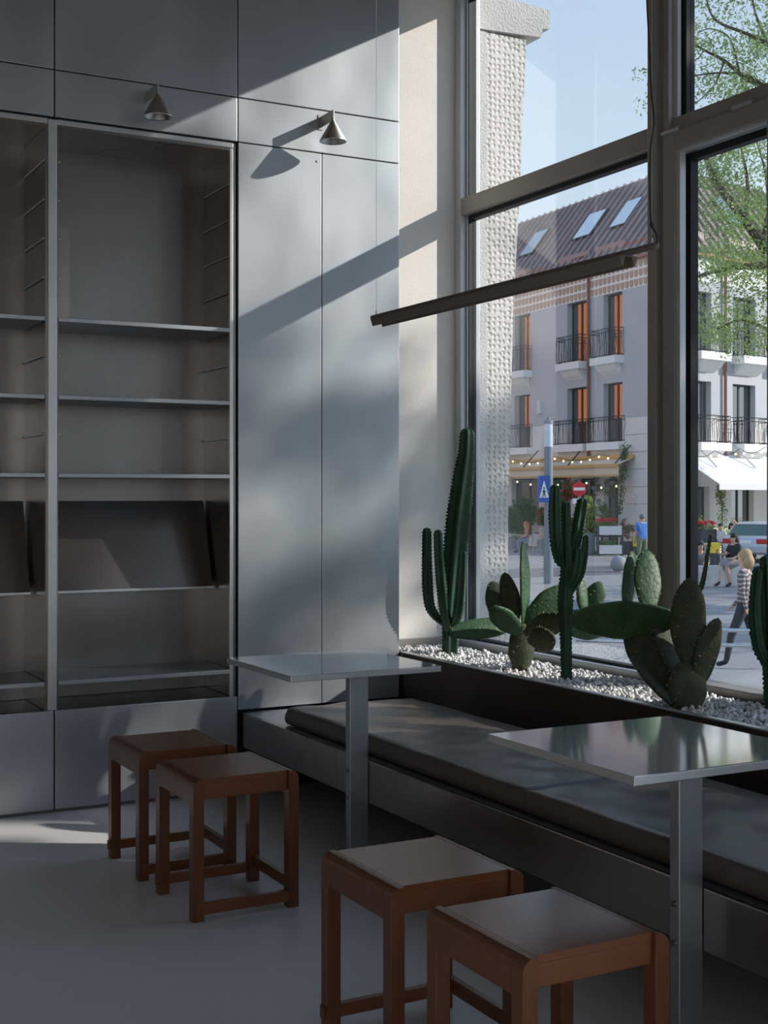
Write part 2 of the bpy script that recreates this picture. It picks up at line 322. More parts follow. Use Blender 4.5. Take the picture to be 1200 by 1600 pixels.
# ================================================================== steel cabinet wall
YF, YK = 5.64, 6.03
PEGS = (2.779, 2.613, 2.447, 2.280, 1.947, 1.613)
def shelf_cabinet(x0, x1, label, post):
    """x0..x1: outer width; open shelves between a closed base and closed panels above"""
    t = thing('shelf_cabinet', ((x0+x1)/2, YF, 0), label, 'cabinet', 'steel shelf cabinets')
    xi0, xi1 = (x0+.018, x1-.038) if post else (x0+.018, x1-.022)
    MB().box(x0+.003, x1-.002, YF, YF+.02, .014, .436).build('base_front', 'steel', t, bevel=.0025)
    MB().box(x0+.003, x1-.002, YF+.022, YK, 0.0, .434).build('base_body', 'steel_shaded', t)
    MB().box(xi0-.012, xi1+.012, YK-.012, YK, .436, 2.955).build('back_panel', 'steel_shaded', t)
    MB().box(xi0-.014, xi0-.001, YF+.006, YK-.013, .436, 2.955).build('side_panel', 'steel_shaded', t)
    MB().box(xi1+.001, xi1+.014, YF+.006, YK-.013, .436, 2.955).build('side_panel', 'steel_shaded', t)
    MB().box(xi0, xi1, YF+.004, YK-.013, 2.922, 2.955).build('top_panel', 'steel_shaded', t)
    for z in (2.114, 1.782, 1.448, .560):
        MB().box(xi0+.001, xi1-.001, YF+.004, YK-.014, z-.019, z).build('shelf', 'steel', t, bevel=.002)
    # slanted display panel with a lip
    p = MB().prism([(xi0+.004, 5.995, 1.327), (xi0+.004, 6.003, 1.327), (xi0+.004, 5.885, .918), (xi0+.004, 5.87, .918)], (xi1-xi0-.016, 0, 0)).build('display_panel', 'steel_shaded', t)
    MB().box(xi0+.004, xi1-.010, 5.852, 5.884, .916, .930).build('lip', 'steel_edge', p, bevel=.002)
    for xs in (xi0+.005, xi1-.005):
        for z in PEGS:
            sp = MB().tube([(xs, YF+.012, z), (xs, YK-.02, z)], .0035, 6); sp.ball((xs, YF+.012, z), .0055, 8, 6)
            sp.build('shelf_support', 'steel_edge', t)
    MB().box(x0+.003, x1-.002, YF, YF+.02, 2.967, 3.166).build('fascia_panel', 'steel', t, bevel=.0025)
    MB().box(x0+.003, x1-.002, YF, YF+.02, 3.170, 4.05).build('upper_panel', 'steel', t, bevel=.0025)
    MB().box(x0+.003, x1-.002, YF+.022, YK, 2.956, 4.05).build('upper_body', 'black', t)
    return t
ca = shelf_cabinet(.575, 1.430, 'open steel shelf cabinet cut off by the left edge of the picture', True)
cb = shelf_cabinet(1.430, 2.267, 'wide open steel shelf cabinet with empty shelves left of the tall doors', False)
MB().box(1.403, 1.441, YF-.002, YF+.03, .437, 2.955).build('post', 'steel_edge', ca, bevel=.0025)
MB().box(1.442, 2.246, YF+.001, YF+.02, 2.935, 2.958).build('top_rail', 'steel_edge', cb, bevel=.002)
MB().box(.59, 1.402, YF+.001, YF+.02, 2.935, 2.958).build('top_rail', 'steel_edge', ca, bevel=.002)
MB().box(2.230, 2.246, YF+.003, YF+.02, .437, 2.934).build('edge_trim', 'steel_edge', cb, bevel=.002)
tc_ = thing('tall_cabinet', (2.69, YF, 0), 'tall steel cabinet with two full-height doors beside the window', 'cabinet')
MB().box(2.270, 2.690, YF, YF+.02, .374, 2.963).build('door', 'steel', tc_, bevel=.0025)
MB().box(2.694, 3.108, YF, YF+.02, .374, 2.963).build('door', 'steel', tc_, bevel=.0025)
MB().box(2.270, 3.108, YF, YF+.02, 2.967, 3.166).build('fascia_panel', 'steel', tc_, bevel=.0025)
MB().box(2.270, 3.108, YF, YF+.02, 3.170, 4.05).build('upper_panel', 'steel', tc_, bevel=.0025)
MB().box(2.270, 3.104, YF+.022, 5.998, 0, 4.05).build('body', 'black', tc_)
MB().tube([(2.668, YF+.001, 2.925), (2.668, YF-.004, 2.925)], .005, 10).build('bolt', 'steel_edge', tc_)
bk = thing('book', (1.16, 5.80, 1.448), 'small brown-red book standing on the left cabinet shelf at the picture edge', 'book')
MB().obox((1.15, 5.80, 1.523), (.085, 0, 0), (0, .009, 0), (0, .012, .075)).build('cover', 'book', bk, bevel=.002)
MB().obox((1.145, 5.80, 1.525), (.082, 0, 0), (0, .0055, 0), (0, .012, .0755)).build('pages', 'paper', bk)

# ------------------------------------------------------------------ cone wall lamps
def wall_lamp(x, label):
    t = thing('wall_lamp', (x, YF, 3.02), label, 'lamp', 'cone wall lamps')
    MB().box(x-.0035, x+.0035, 5.497, YF, 3.083, 3.133).build('arm', 'lamp_metal', t, bevel=.001)
    c = MB().lathe((x, 5.505, 0), [(.006, 3.097), (.008, 3.085), (.0625, 2.990), (.0632, 2.987), (.0605, 2.987), (.058, 2.992), (.012, 3.072), (.0, 3.073)], 36)
    s = c.build('shade', 'lamp_metal', t, smooth=True)
    MB().lathe((x, 5.505, 0), [(.0, 3.022), (.016, 3.022), (.02, 3.027), (.02, 3.057), (.0, 3.059)], 16).build('socket', 'steel_edge', s)
    MB().box(x-.012, x+.012, YF-.004, YF, 3.073, 3.143).build('wall_plate', 'lamp_metal', t)
wall_lamp(1.842, 'steel cone wall lamp above the open shelves')
wall_lamp(2.684, 'steel cone wall lamp above the tall cabinet doors')

# ================================================================== bench, cushions, planter
be = thing('bench', (2.7, 3.3, 0), 'long low stainless steel bench under the window planter', 'bench')
for y0, y1 in ((4.646, 5.632), (2.584, 4.642), (.8, 2.556)):
    MB().box(2.28, 2.30, y0, y1, .206, .363).build('front_panel', 'steel_shaded', be, bevel=.003)
MB().box(2.301, 3.118, .8, 5.634, .335, .362).build('seat_panel', 'steel', be)
MB().box(2.80, 3.118, .8, 5.634, 0, .335).build('plinth', 'bronze', be)
def cushion(y0, y1, label, seed):
    r = np.random.default_rng(seed); nx, ny = 26, max(30, int((y1-y0)*44)); x0, x1, z0, z1 = 2.325, 2.955, .366, .440; cr = .017
    xs = np.concatenate([[x0, x0+cr*.3, x0+cr], np.linspace(x0+cr*2.2, x1-cr*2.2, nx), [x1-cr, x1-cr*.3, x1]])
    ys = np.concatenate([[y0, y0+cr*.3, y0+cr], np.linspace(y0+cr*2.2, y1-cr*2.2, ny), [y1-cr, y1-cr*.3, y1]])
    ph = r.uniform(0, 6.3, 8)
    def drop(e): return 0 if e >= cr else cr-math.sqrt(max(0, cr*cr-(cr-e)**2))
    V = []; F = []
    for i, x in enumerate(xs):
        for j, y in enumerate(ys):
            e = drop(x-x0)+drop(x1-x)+drop(y-y0)+drop(y1-y)
            u = (x-x0)/(x1-x0); v = (y-y0)/(y1-y0)
            dome = .007*math.sin(PI*u)*math.sin(PI*v)**.4 - .012*max(0, u-.75)
            wr_ = .0022*math.sin(26*(y+.5*x)+ph[0]+2*math.sin(7*x+ph[1]))*math.sin(PI*u) + .0016*math.sin(47*y-18*x+ph[2])*u*(1-u)*3 + .0014*math.sin(13*y+31*x+ph[3])
            V.append((x, y, z1-min(e, cr*1.4)+dome+wr_*(1 if e == 0 else .3)))
    n = len(ys); m_ = len(xs)
    for i in range(m_-1):
        for j in range(n-1): F.append((i*n+j, (i+1)*n+j, (i+1)*n+j+1, i*n+j+1))
    ring = [i*n for i in range(m_)] + [(m_-1)*n+j for j in range(1, n)] + [i*n+n-1 for i in range(m_-2, -1, -1)] + [j for j in range(n-2, 0, -1)]
    rows = [ring]
    for z, ins in ((z0+.03, -.004), (z0+.012, -.002), (z0, .008)):
        b = len(V)
        for k in ring:
            x, y, _ = V[k]; V.append((x+(ins if x <= x0+1e-6 else -ins if x >= x1-1e-6 else 0), y+(ins if y <= y0+1e-6 else -ins if y >= y1-1e-6 else 0), z))
        rows.append(list(range(b, b+len(ring))))
    for a, b in zip(rows, rows[1:]):
        for k in range(len(ring)): F.append((a[k], b[k], b[(k+1) % len(ring)], a[(k+1) % len(ring)]))
    F.append(tuple(reversed(rows[-1])))
    t = thing('bench_cushion', (2.6, (y0+y1)/2, z0), label, 'cushion', 'cushions on the steel bench')
    MB().add(V, F).build('pad', 'leather', t, smooth=True)
    MB().tube([(x0+.004, y0+.02, z1-.011), (x0+.004, y1-.02, z1-.011)], .0028, 6).build('piping', 'leather', t)
cushion(3.425, 5.232, 'brown leather bench cushion nearest the steel cabinets', 3)
cushion(1.62, 3.418, 'brown leather bench cushion under the nearer steel table', 4)
pl = thing('planter', (3.36, 3.3, 0), 'long dark metal planter trough along the window', 'planter')
MB().box(3.12, 3.135, .8, 5.635, .364, .588).build('front_panel', 'bronze', pl, bevel=.002)
MB().box(3.116, 3.146, .8, 5.635, .586, .593).build('rim', 'steel_edge', pl, bevel=.002)
MB().box(3.146, 3.585, .8, 5.984, .0, .555).build('soil', 'soil', pl)
MB().box(3.125, 3.612, 5.985, 5.998, .5, .612).build('end_panel', 'frame', pl, bevel=.002)
MB().box(3.588, 3.60, .8, 5.984, .3, .572).build('back_panel', 'bronze', pl)
MB().box(3.109, 3.120, 5.64, 5.984, .36, .593).build('corner_panel', 'bronze', pl)

# white gravel: nobody could count it
base = []
for k in range(6):
    bm = bmesh.new(); bmesh.ops.create_icosphere(bm, subdivisions=1, radius=1.0)
    P = np.array([v.co[:] for v in bm.verts]); Fc = np.array([[v.index for v in f.verts] for f in bm.faces]); bm.free()
    P *= rng.uniform(.72, 1.12, (len(P), 1)); base.append((P, Fc))
VV = []; FF = []; nv = 0
for i in range(5200):
    y = 5.975 - 3.4*rng.random()**1.0; x = rng.uniform(3.15, 3.572); s = rng.uniform(.007, .0125)*(1+.25*(rng.random() < .15))
    z = .556 + rng.uniform(0, .020) + .006*math.sin(9*y)*math.sin(8*x)
    if x < 3.165: z -= .004
    P, Fc = base[i % 6]; A = rng.normal(size=(3, 3)); Qm, _ = np.linalg.qr(A)
    VV.append((P*np.array([1.25, .95, .7])@Qm.T)*s + np.array([x, y, z])); FF.append(Fc+nv); nv += len(P)
gv = raw_mesh('white_gravel', np.concatenate(VV), np.concatenate(FF), 'pebble', None, 'stuff'); tag(gv, 'white pebble gravel filling the window planter around the cacti', 'gravel', kind='stuff')

# ================================================================== tables
def table(yc, label):
    x0, x1, y0, y1 = 1.840, 2.430, yc-.293, yc+.293
    t = thing('table', (2.24, yc, 0), label, 'table', 'square steel tables on one leg')
    MB().box(x0, x1, y0, y1, .7385, .7405).build('table_top', 'steel_top', t)
    e = MB().box(x0-.001, x1+.001, y0-.001, y1+.001, .7185, .7383).build('edge', 'steel_edge', t, bevel=.0015)
    lg = MB().box(2.202, 2.2795, yc-.018, yc+.018, 0.0, .7183).build('leg', 'steel', t, bevel=.003)
    for z in (.332, .234):
        MB().tube([(2.202, yc, z), (2.196, yc, z)], .0075, 12).build('bolt', 'steel_shaded', lg)
    MB().box(2.10, 2.38, yc-.10, yc+.10, .7135, .7183).build('mounting_plate', 'steel_shaded', t)
    return t
table(4.392, 'square steel table standing nearer the cabinets')
table(2.573, 'square polished steel table at the right edge reflecting the street')

# ================================================================== stools
def make_stool():
    W, D, H, LW, LD, r = .365, .372, .450, .036, .040, .028
    t = thing('stool', (0, 0, 0), '', 'stool', 'square brown wooden stools')
    def prof(sgn, z0):                   # cross-section: rounded outer top edge
        pts = [(0, z0), (0, H-r)] + [(r-r*math.cos(a), H-r+r*math.sin(a)) for a in (PI/10*k for k in range(1, 6))] + [(LW, H), (LW, z0)]
        return [((x if sgn < 0 else W-x), 0, z) for x, z in pts]
    for s in (-1, 1):
        MB().prism([(p[0], LD, p[2]) for p in prof(s, .372)], (0, D-2*LD, 0)).build('side_rail', 'wood_side', t)
        for y in (0, D-LD): MB().prism([(p[0], y, p[2]) for p in prof(s, 0)], (0, LD, 0)).build('leg', 'wood_side', t, bevel=.0008, seg=1)
    MB().box(LW+.0005, W-LW-.0005, .012, D-.012, .4325, .4499).build('seat', 'wood', t, bevel=.0008, seg=1)
    MB().box(LW+.0005, W-LW-.0005, .013, .033, .385, .432).build('apron', 'wood', t, bevel=.001)
    MB().box(LW+.0005, W-LW-.0005, D-.033, D-.013, .385, .432).build('apron', 'wood', t, bevel=.001)
    MB().box(.012, W-LW-.0005, -.002, .018, .022, .058).build('stretcher', 'wood', t, bevel=.0015)
    MB().box(-.006, W-LW-.0005, D-.024, D-.004, .030, .064).build('stretcher', 'wood', t, bevel=.0015)
    MB().box(W-LW+.008, W-.008, LD+.0005, D-LD-.0005, .056, .094).build('stretcher', 'wood_side', t, bevel=.0015)
    return t
st = make_stool()
SP = [((1.434, 4.487), 'brown wooden stool standing in front of the steel base cabinets, farthest back'),
      ((1.447, 3.972), 'brown wooden stool standing before the farther table leg'),
      ((1.446, 2.662), 'brown wooden stool with greyish sheen between the two tables, second nearest'),
      ((1.450, 2.135), 'brown wooden stool nearest the viewer beside the nearer table leg')]
for i, ((x, y), lb) in enumerate(SP):
    o = st if i == 0 else copy_tree(st)
    o.location = (x, y, 0); o['label'] = lb

# ================================================================== pendant lamp
XP, ZP = 2.24, 1.998
pn = thing('pendant_lamp', (XP, 3.47, ZP), 'long slim dark pendant lamp hanging on wires before the window', 'lamp')
MB().tube([(XP, 2.683, ZP), (XP, 4.266, ZP)], .0092, 16).build('tube', 'pendant', pn, smooth=False)
for s in (-1, 1):
    a = [(XP, 2.80, ZP-.004), (XP+s*.030, 2.80, ZP-.010), (XP+s*.022, 2.80, ZP-.036), (XP+s*.018, 2.80, ZP-.036), (XP+s*.012, 2.80, ZP-.012), (XP, 2.80, ZP-.010)]
    MB().prism(a, (0, 1.425, 0)).build('reflector', 'pendant', pn)
for y in (4.236, 2.705):
    w = MB().tube([(XP, y, ZP), (XP, y, 4.05)], .0007, 6); w.tube([(XP, y, ZP), (XP, y, ZP+.022)], .0028, 8)
    w.build('wire', 'wire', pn)
pts = [(1011,-240),(1009,-120),(1011,0),(1015,75),(1017.5,140),(1022,190),(1016.5,235),(1015.5,300),(1018,350),(1024,362),(1027,374),(1024,384)]
def on_x(px, py, X):
    r = FW + RT*((px-600)/FPX); k = X/r.x; return Vector((X, r.y*k, EYE+(775-py)/FPX*k))
cp = [on_x(a, b, XP-.004) for a, b in pts]; cp = [Vector((XP, cp[0].y, 4.05))] + [p for p in cp if p.z < 4.03]
def smooth_path(P, n=6):
    out = []
    for i in range(len(P)-1):
        p0, p1, p2, p3 = P[max(i-1, 0)], P[i], P[i+1], P[min(i+2, len(P)-1)]
        for k in range(n):
            t = k/n; out.append(.5*((2*p1)+(p2-p0)*t+(2*p0-5*p1+4*p2-p3)*t*t+(3*p1-p0-3*p2+p3)*t**3))
    return out+[P[-1]]
MB().tube(smooth_path(cp), .0024, 8).build('cable', 'black', pn)
MB().ball(tuple(on_x(1018, 351, XP-.004)), .006).build('cable_clip', 'black', pn)

# ================================================================== cacti in the planter
def ribbed(P, rad, ribs=5, depth=.46, serr=.13, step=.008, twist=.4):
    P = smooth_path([Vector(p) for p in P], 8); n0 = len(P); rr = np.interp(np.linspace(0, 1, n0), np.linspace(0, 1, len(rad)), rad)
    L = [0]
    for a, b in zip(P, P[1:]): L.append(L[-1]+(b-a).length)
    m = max(8, int(L[-1]/step)); S = np.linspace(0, L[-1], m); C = np.array([p[:] for p in P])
    C = np.stack([np.interp(S, L, C[:, k]) for k in range(3)], 1); R_ = np.interp(S, L, rr); k = ribs*6
    V = []; F = []; ref = Vector((1, 0, 0))
    for i in range(m):
        t = Vector(C[min(i+1, m-1)]-C[max(i-1, 0)]).normalized(); a = (ref-t*ref.dot(t)).normalized(); b = t.cross(a); ref = a
        e = L[-1]-S[i]; tip = math.sqrt(max(0.0, 1-(1-min(1, e/(R_[i]*1.1)))**2)) if e < R_[i]*1.1 else 1.0
        for j in range(k):
            w = 2*PI*j/k; c = .5+.5*math.cos(ribs*w); r = 1.12*R_[i]*tip*(1-depth*(1-c**1.5))*(1+serr*c**4*math.sin(2*PI*S[i]/.018))
            w2 = w+twist*S[i]; V.append(Vector(C[i])+(a*math.cos(w2)+b*math.sin(w2))*r)
    for i in range(m-1):
        for j in range(k): F.append((i*k+j, i*k+(j+1) % k, (i+1)*k+(j+1) % k, (i+1)*k+j))
    F.append(tuple(range(k-1, -1, -1)))
    return MB().add(V, F)
def px_path(pts, d): return [Q(p[0], p[1], p[2] if len(p) > 2 else d) for p in pts]
def columnar(base, d, label, stems):
    b = Q(base[0], base[1], d); t = thing('columnar_cactus', (b.x, b.y, .556), label, 'cactus')
    for i, (nm, pts, rad, ribs) in enumerate(stems):
        ribbed(px_path(pts, d), [r*d/FPX for r in rad], ribs).build(nm, 'cactus', t, smooth=True)
    return t
columnar((704, 1030), 6.55, 'tallest columnar cactus with side branches standing by the plaster wall', [
    ('stem', [(704,1036),(705,985),(708,935),(713,860),(718,800),(725,740),(729,705),(730,668)], [12,13,17,18.5,18,15,12,10.5], 5),
    ('branch', [(702,976),(684,966),(672,948,6.53),(668,915),(667,870),(667,824)], [7,7,8,8.5,7.5,6.5], 4),
    ('branch', [(702,984,6.5),(695,955,6.45),(690,915,6.42),(686,870,6.42),(684,827,6.42)], [7,8,8.5,8,7], 4),
    ('branch', [(708,978,6.5),(717,955,6.45),(721,910,6.45),(723,860,6.45)], [7,8.5,8,6.5], 4)])
columnar((886, 1062), 5.63, 'dark columnar cactus branching near its top, between two prickly pears', [
    ('stem', [(886,1066),(885,1000),(884,940),(886,890),(885,840),(884.5,783)], [8.5,9,12,9.5,7,6.5], 5),
    ('branch', [(884,884),(874,874),(868,845,5.6),(866,800,5.6),(866.5,756,5.6)], [5,8,9,9.5,7], 5),
    ('branch', [(888,890),(896,862,5.66),(903,830,5.68),(908,800,5.7),(911,777,5.7)], [6,9,10,9.5,8], 5),
    ('branch', [(888,928),(899,912),(908,893),(913,866),(915.5,835)], [6,8,8,7,5], 4),
    ('branch', [(890,918,5.58),(899,900,5.56),(903,878,5.56),(904,855,5.56)], [5,7,7,5.5], 4)])
columnar((1204, 1112), 4.79, 'dark columnar cactus cut off by the right edge of the picture', [
    ('stem', [(1206,1124),(1204,1050),(1202,980),(1199,915),(1197,866)], [10,11,12,11,9], 5),
    ('branch', [(1202,1040),(1187,1012),(1180,960),(1182,915),(1186,884)], [7,10,9.5,9,8], 5),
    ('branch', [(1206,1030),(1222,1000),(1228,950),(1226,880)], [7,10,10,8], 5)])

def pad_mesh(b, tip, side, w, th, seed):
    """obovate cactus pad from base point b to tip; side: unit vector across its flat face"""
    r = np.random.default_rng(seed); b = Vector(b); tip = Vector(tip); ax = tip-b; Ln = ax.length; ax.normalize()
    side = (Vector(side)-ax*Vector(side).dot(ax)).normalized(); nrm = ax.cross(side); nt, na = 26, 26; V = []; F = []; bend = r.uniform(-.05, .05)*Ln
    ph = r.uniform(0, 6.28, 6)
    for i in range(nt+1):
        t = i/nt; pr = (math.sin(PI*min(1, t)**1.08)**.54) if 0 < t < 1 else 0
        pr = max(pr, .30*(1-t)**6) if t < .3 else pr
        c = b+ax*(Ln*t)+nrm*(bend*math.sin(PI*t))
        for j in range(na):
            a = 2*PI*j/na; ca, sa = math.cos(a), math.sin(a)
            q = .5*w*pr*(1+.035*math.sin(3*a+ph[0]+4*t)+.02*math.sin(17*t+ph[1]))
            bump_ = 1+.05*math.sin(11*t*PI+ph[2])*math.sin(5*ca*PI+ph[3])
            V.append(c+side*(q*ca)+nrm*(.5*th*(pr**.7)*sa*bump_))
    for i in range(nt):
        for j in range(na): F.append((i*na+j, i*na+(j+1) % na, (i+1)*na+(j+1) % na, (i+1)*na+j))
    sp = MB()                             # areoles with short spines, in loose rows
    for i in range(3, nt-1, 3):
        t = i/nt
        for j in range(na):
            if (j*2+i) % 5 == 0:
                p = V[i*na+j]; o = (p-(b+ax*(Ln*t))).normalized()
                for q in range(2):
                    dr = (o+Vector(r.uniform(-.5, .5, 3))).normalized(); l = r.uniform(.006, .013)
                    sp.tube([p-dr*.001, p+dr*l], [.0011, .0002], 3, cap=False)
    return MB().add(V, F), sp
def prickly(base, d, label, pads):
    b = Q(base[0], base[1], d); t = thing('prickly_pear_cactus', (b.x, b.y, .556), label, 'cactus')
    for i, (p0, p1, w, th, rot, m) in enumerate(pads):
        a = Q(p0[0], p0[1], p0[2] if len(p0) > 2 else d); c = Q(p1[0], p1[1], p1[2] if len(p1) > 2 else d); ax = (c-a).normalized()
        face = ax.cross(FW).normalized(); sd = Matrix.Rotation(math.radians(rot), 3, ax) @ face
        mm, sp = pad_mesh(a, c, sd, w*d/FPX, th*d/FPX, 31*i+int(base[0]))
        po = mm.build('pad', m, t, smooth=True); sp.build('spines', 'spine', po, kind='stuff')
    return t
prickly((813, 1048), 5.94, 'prickly pear with a sunlit pad and a flat pad reaching to the left', [
    ((814,1058), (815,972), 42, 22, 10, 'cactus_old'),
    ((808,975), (698,990,5.80), 36, 14, 35, 'cactus_pad'),
    ((812,992,5.88), (768,948,5.74), 38, 13, -28, 'cactus_pad'),
    ((790,985,6.0), (768,908,6.05), 42, 13, 20, 'cactus_old'),
    ((806,978,5.97), (788,894,6.0), 32, 12, -25, 'cactus_old'),
    ((817,978,5.95), (817,846,5.95), 40, 10, 64, 'cactus_pad'),
    ((818,982,5.95), (892,916,6.0), 52, 14, 12, 'cactus_pad'),
    ((820,990,5.9), (888,966,5.82), 42, 13, 20, 'cactus_old'),
    ((826,1002,5.84), (868,996,5.74), 42, 13, 10, 'cactus_old'),
    ((872,968,6.0), (950,986,6.02), 54, 14, 25, 'cactus_pad'),
    ((916,966,6.01), (907,904,6.02), 30, 11, 45, 'cactus_pad'),
    ((918,964,6.02), (938,908,6.04), 34, 11, -15, 'cactus_pad')])
prickly((1075, 1108), 4.86, 'largest prickly pear with stacked dark pads and a long horizontal pad', [
    ((1075,1122), (1073,1030), 64, 22, 8, 'cactus_old'),
    ((1074,1044), (1078,902), 56, 15, -12, 'cactus_old'),
    ((1090,1078), (1122,965,4.82), 44, 13, 20, 'cactus_old'),
    ((1052,1104), (988,1024,5.1), 44, 13, 62, 'cactus_old'),
    ((1056,1092,4.92), (980,968,5.25), 62, 16, -20, 'cactus_old'),
    ((1060,1064,4.95), (1036,954,5.15), 50, 14, 25, 'cactus_old'),
    ((1066,968,5.05), (888,968,5.35), 66, 20, 24, 'cactus_pad'),
    ((976,956,5.24), (989,860,5.36), 44, 12, 44, 'cactus_pad'),
    ((1012,960,5.2), (1011,858,5.32), 50, 13, 14, 'cactus_pad')])
thorn = bpy.data.objects['prickly_pear_cactus.001']
tp = px_path([(1086,934),(1096,916),(1102,890),(1106,862),(1111,834)], 4.86); tm = ribbed(tp, [k*4.86/FPX for k in (5,5,4,3.2,2.5)], 4)
tm.build('shoot', 'cactus_old', thorn, smooth=True); sp = MB(); tpp = smooth_path(tp, 14)
for q, p in enumerate(tpp):
    for _ in range(3):
        dr = Vector(rng.normal(size=3)).normalized(); sp.tube([p, p+dr*.020], [.0014, .0003], 3, cap=False)
sp.build('thorns', 'spine', thorn, kind='stuff')

# ================================================================== outdoors: ground and our own building
GZ = -1.1
structure('ground', MB().box(3.8, 130, -60, 140, GZ-.3, GZ), 'pavement', 'grey paved square outside the window')
structure('street', MB().box(3.8, 130, 33, 37, GZ, GZ+.012), 'asphalt', 'darker strip of asphalt street across the square')
cpil = thing('concrete_pillar', (3.95, 6.3, GZ), 'bush-hammered concrete pillar with a corbelled top just outside the window', 'pillar')
MB().prism([(3.78, 6.10, GZ), (3.895, 6.10, GZ), (3.905, 6.10, 3.88), (3.78, 6.10, 3.88)], (0, .42, 0)).build('smooth_edge', 'concrete', cpil)
MB().prism([(3.896, 6.106, GZ), (4.035, 6.106, GZ), (4.05, 6.106, 1.26), (4.084, 6.106, 2.39), (4.126, 6.106, 3.03), (4.168, 6.106, 3.88), (3.906, 6.106, 3.88)], (0, .41, 0)).build('hammered_face', 'hammered', cpil)
MB().prism([(3.78, 6.09, 3.885), (4.26, 6.09, 3.905), (4.27, 6.09, 3.955), (4.315, 6.09, 3.96), (4.318, 6.09, 4.065), (3.78, 6.09, 4.10)], (0, .5, 0)).build('corbel', 'concrete', cpil)
og = thing('orange_building', (-3, 100, GZ), 'orange rendered building down the street, seen only mirrored in window panes', 'building')
MB().box(-9, 3, 62, 140, 8.4, 26).build('wall', 'orange_render', og); MB().box(-9, 2.9, 62, 140, GZ, 8.4).build('shaded_lower_wall', 'dark_tone', og)  # lower storeys coloured dark in place of shade falling on them

# ------------------------------------------------------------------ the corner building across the square
CB = Vector((36.41, 42.88, 0)); TA, TB = math.radians(3.2), math.radians(78.6)
UA = Vector((math.sin(TA), math.cos(TA), 0)); NA = Vector((-math.cos(TA), math.sin(TA), 0))
UB = Vector((math.sin(TB), math.cos(TB), 0)); NB = Vector((math.cos(TB), -math.sin(TB), 0))
class Face:
    def __init__(s, U, Nn): s.U = U; s.N = Nn
    def at(s, u, p, z): return CB+s.U*u+s.N*p+Vector((0, 0, z))
    def box(s, mb, u0, u1, p0, p1, z0, z1, mi=0): return mb.obox(s.at((u0+u1)/2, (p0+p1)/2, (z0+z1)/2), s.U*((u1-u0)/2), s.N*((p1-p0)/2), Vector((0, 0, (z1-z0)/2)), mi)
    def wall(s, mb, u0, u1, z0, z1, holes, p0=-.45, p1=0):
        us = sorted({u0, u1, *[h[0] for h in holes], *[h[1] for h in holes]}); us = [u for u in us if u0 <= u <= u1]
        for a, b in zip(us, us[1:]):
            cuts = sorted([(max(z0, h[2]), min(z1, h[3])) for h in holes if h[0] < (a+b)/2 < h[1] and h[3] > z0 and h[2] < z1]); z = z0
            for c0, c1 in cuts:
                if c0 > z+1e-4: s.box(mb, a, b, p0, p1, z, c0)
                z = max(z, c1)
            if z < z1-1e-4: s.box(mb, a, b, p0, p1, z, z1)
        return mb
A, B = Face(UA, NA), Face(UB, NB)
bld = thing('corner_building', (CB.x, CB.y, GZ), 'grey and cream corner building with balconies and brown seamed roof', 'building')
HA = [(u0, u1, z0, z1) for u0, u1 in ((3.30, 4.75), (6.10, 7.70), (11.0, 12.5), (14.4, 15.9)) for z0, z1 in ((3.73, 6.36), (7.50, 10.33))]
GA = [(3.62, 4.72, GZ, 2.12), (5.4, 6.9, GZ, 2.15), (7.4, 9.3, -.5, 2.2), (10.2, 12.8, -.5, 2.2)]
HB = [(u0, u1, z0, z1) for u0, u1 in ((1.40, 2.86), (4.40, 6.06), (7.6, 9.2)) for z0, z1 in ((3.62, 6.25), (7.45, 10.06))]
GB = [(1.2, 2.73, GZ, 1.75), (4.27, 5.96, GZ, 1.72)]
A.wall(MB(), -.0, 20, 4.74, 10.35, HA).build('wall', 'render_grey', bld); A.wall(MB(), 0, 20, GZ, 4.74, HA+GA).build('stone_wall', 'stone', bld)
B.wall(MB(), 0, 20, 4.74, 10.5, HB).build('wall', 'render_grey', bld); B.wall(MB(), 0, 20, GZ, 4.74, HB+GB).build('stone_wall', 'stone', bld)
for z in (1.0, 1.75, 2.5, 3.25, 4.0): MB_ = A.box(MB(), 0, 3.1, .0, .012, z, z+.02); MB_.build('stone_course', 'reveal', bld)
for F_, hs, um in ((A, HA+GA, 20), (B, HB+GB, 20)):
    for (u0, u1, z0, z1) in hs:
        f = MB(); t_ = .07
        for a in ((u0, u1, z1-t_, z1), (u0, u1, z0, z0+t_), (u0, u0+t_, z0, z1), (u1-t_, u1, z0, z1), ((u0+u1)/2-.05, (u0+u1)/2+.05, z0, z1)): F_.box(f, a[0], a[1], -.36, -.27, a[2], a[3])
        wn_ = f.build('window', 'win_frame', bld)
        um_ = (u0+u1)/2
        for a, b in ((u0+t_, um_-.05), (um_+.05, u1-t_)): F_.box(MB(), a, b, -.325, -.305, z0+t_, z1-t_).build('pane', 'far_glass', wn_)
        F_.box(MB(), u0, u1, -.445, -.44, z0, z1).build('blind', 'dark_tone', wn_)
# frieze of painted brown scallops above the top windows
fr = A.wall(MB(), 0, 20, 10.35, 11.55, []).build('frieze', 'white_render', bld); B.wall(MB(), 0, 20, 10.5, 11.55, []).build('frieze', 'white_render', bld)
pts = [(-.118, -.15), (.118, -.15)] + [(.118*math.cos(a), .02+.14*math.sin(a)) for a in np.linspace(0, PI, 7)]
tile = MB().prism([A.at(.6+x, .002, 11.34-z) for x, z in pts], A.N*.03).build('scallop', 'brown_tile', fr)
for r in range(3):
    for i in range(40):
        if r == 0 and i == 0: continue
        o = tile.copy(); COL.objects.link(o); o.parent = fr; o.location = A.U*(i*.335)+Vector((0, 0, -.40*r))
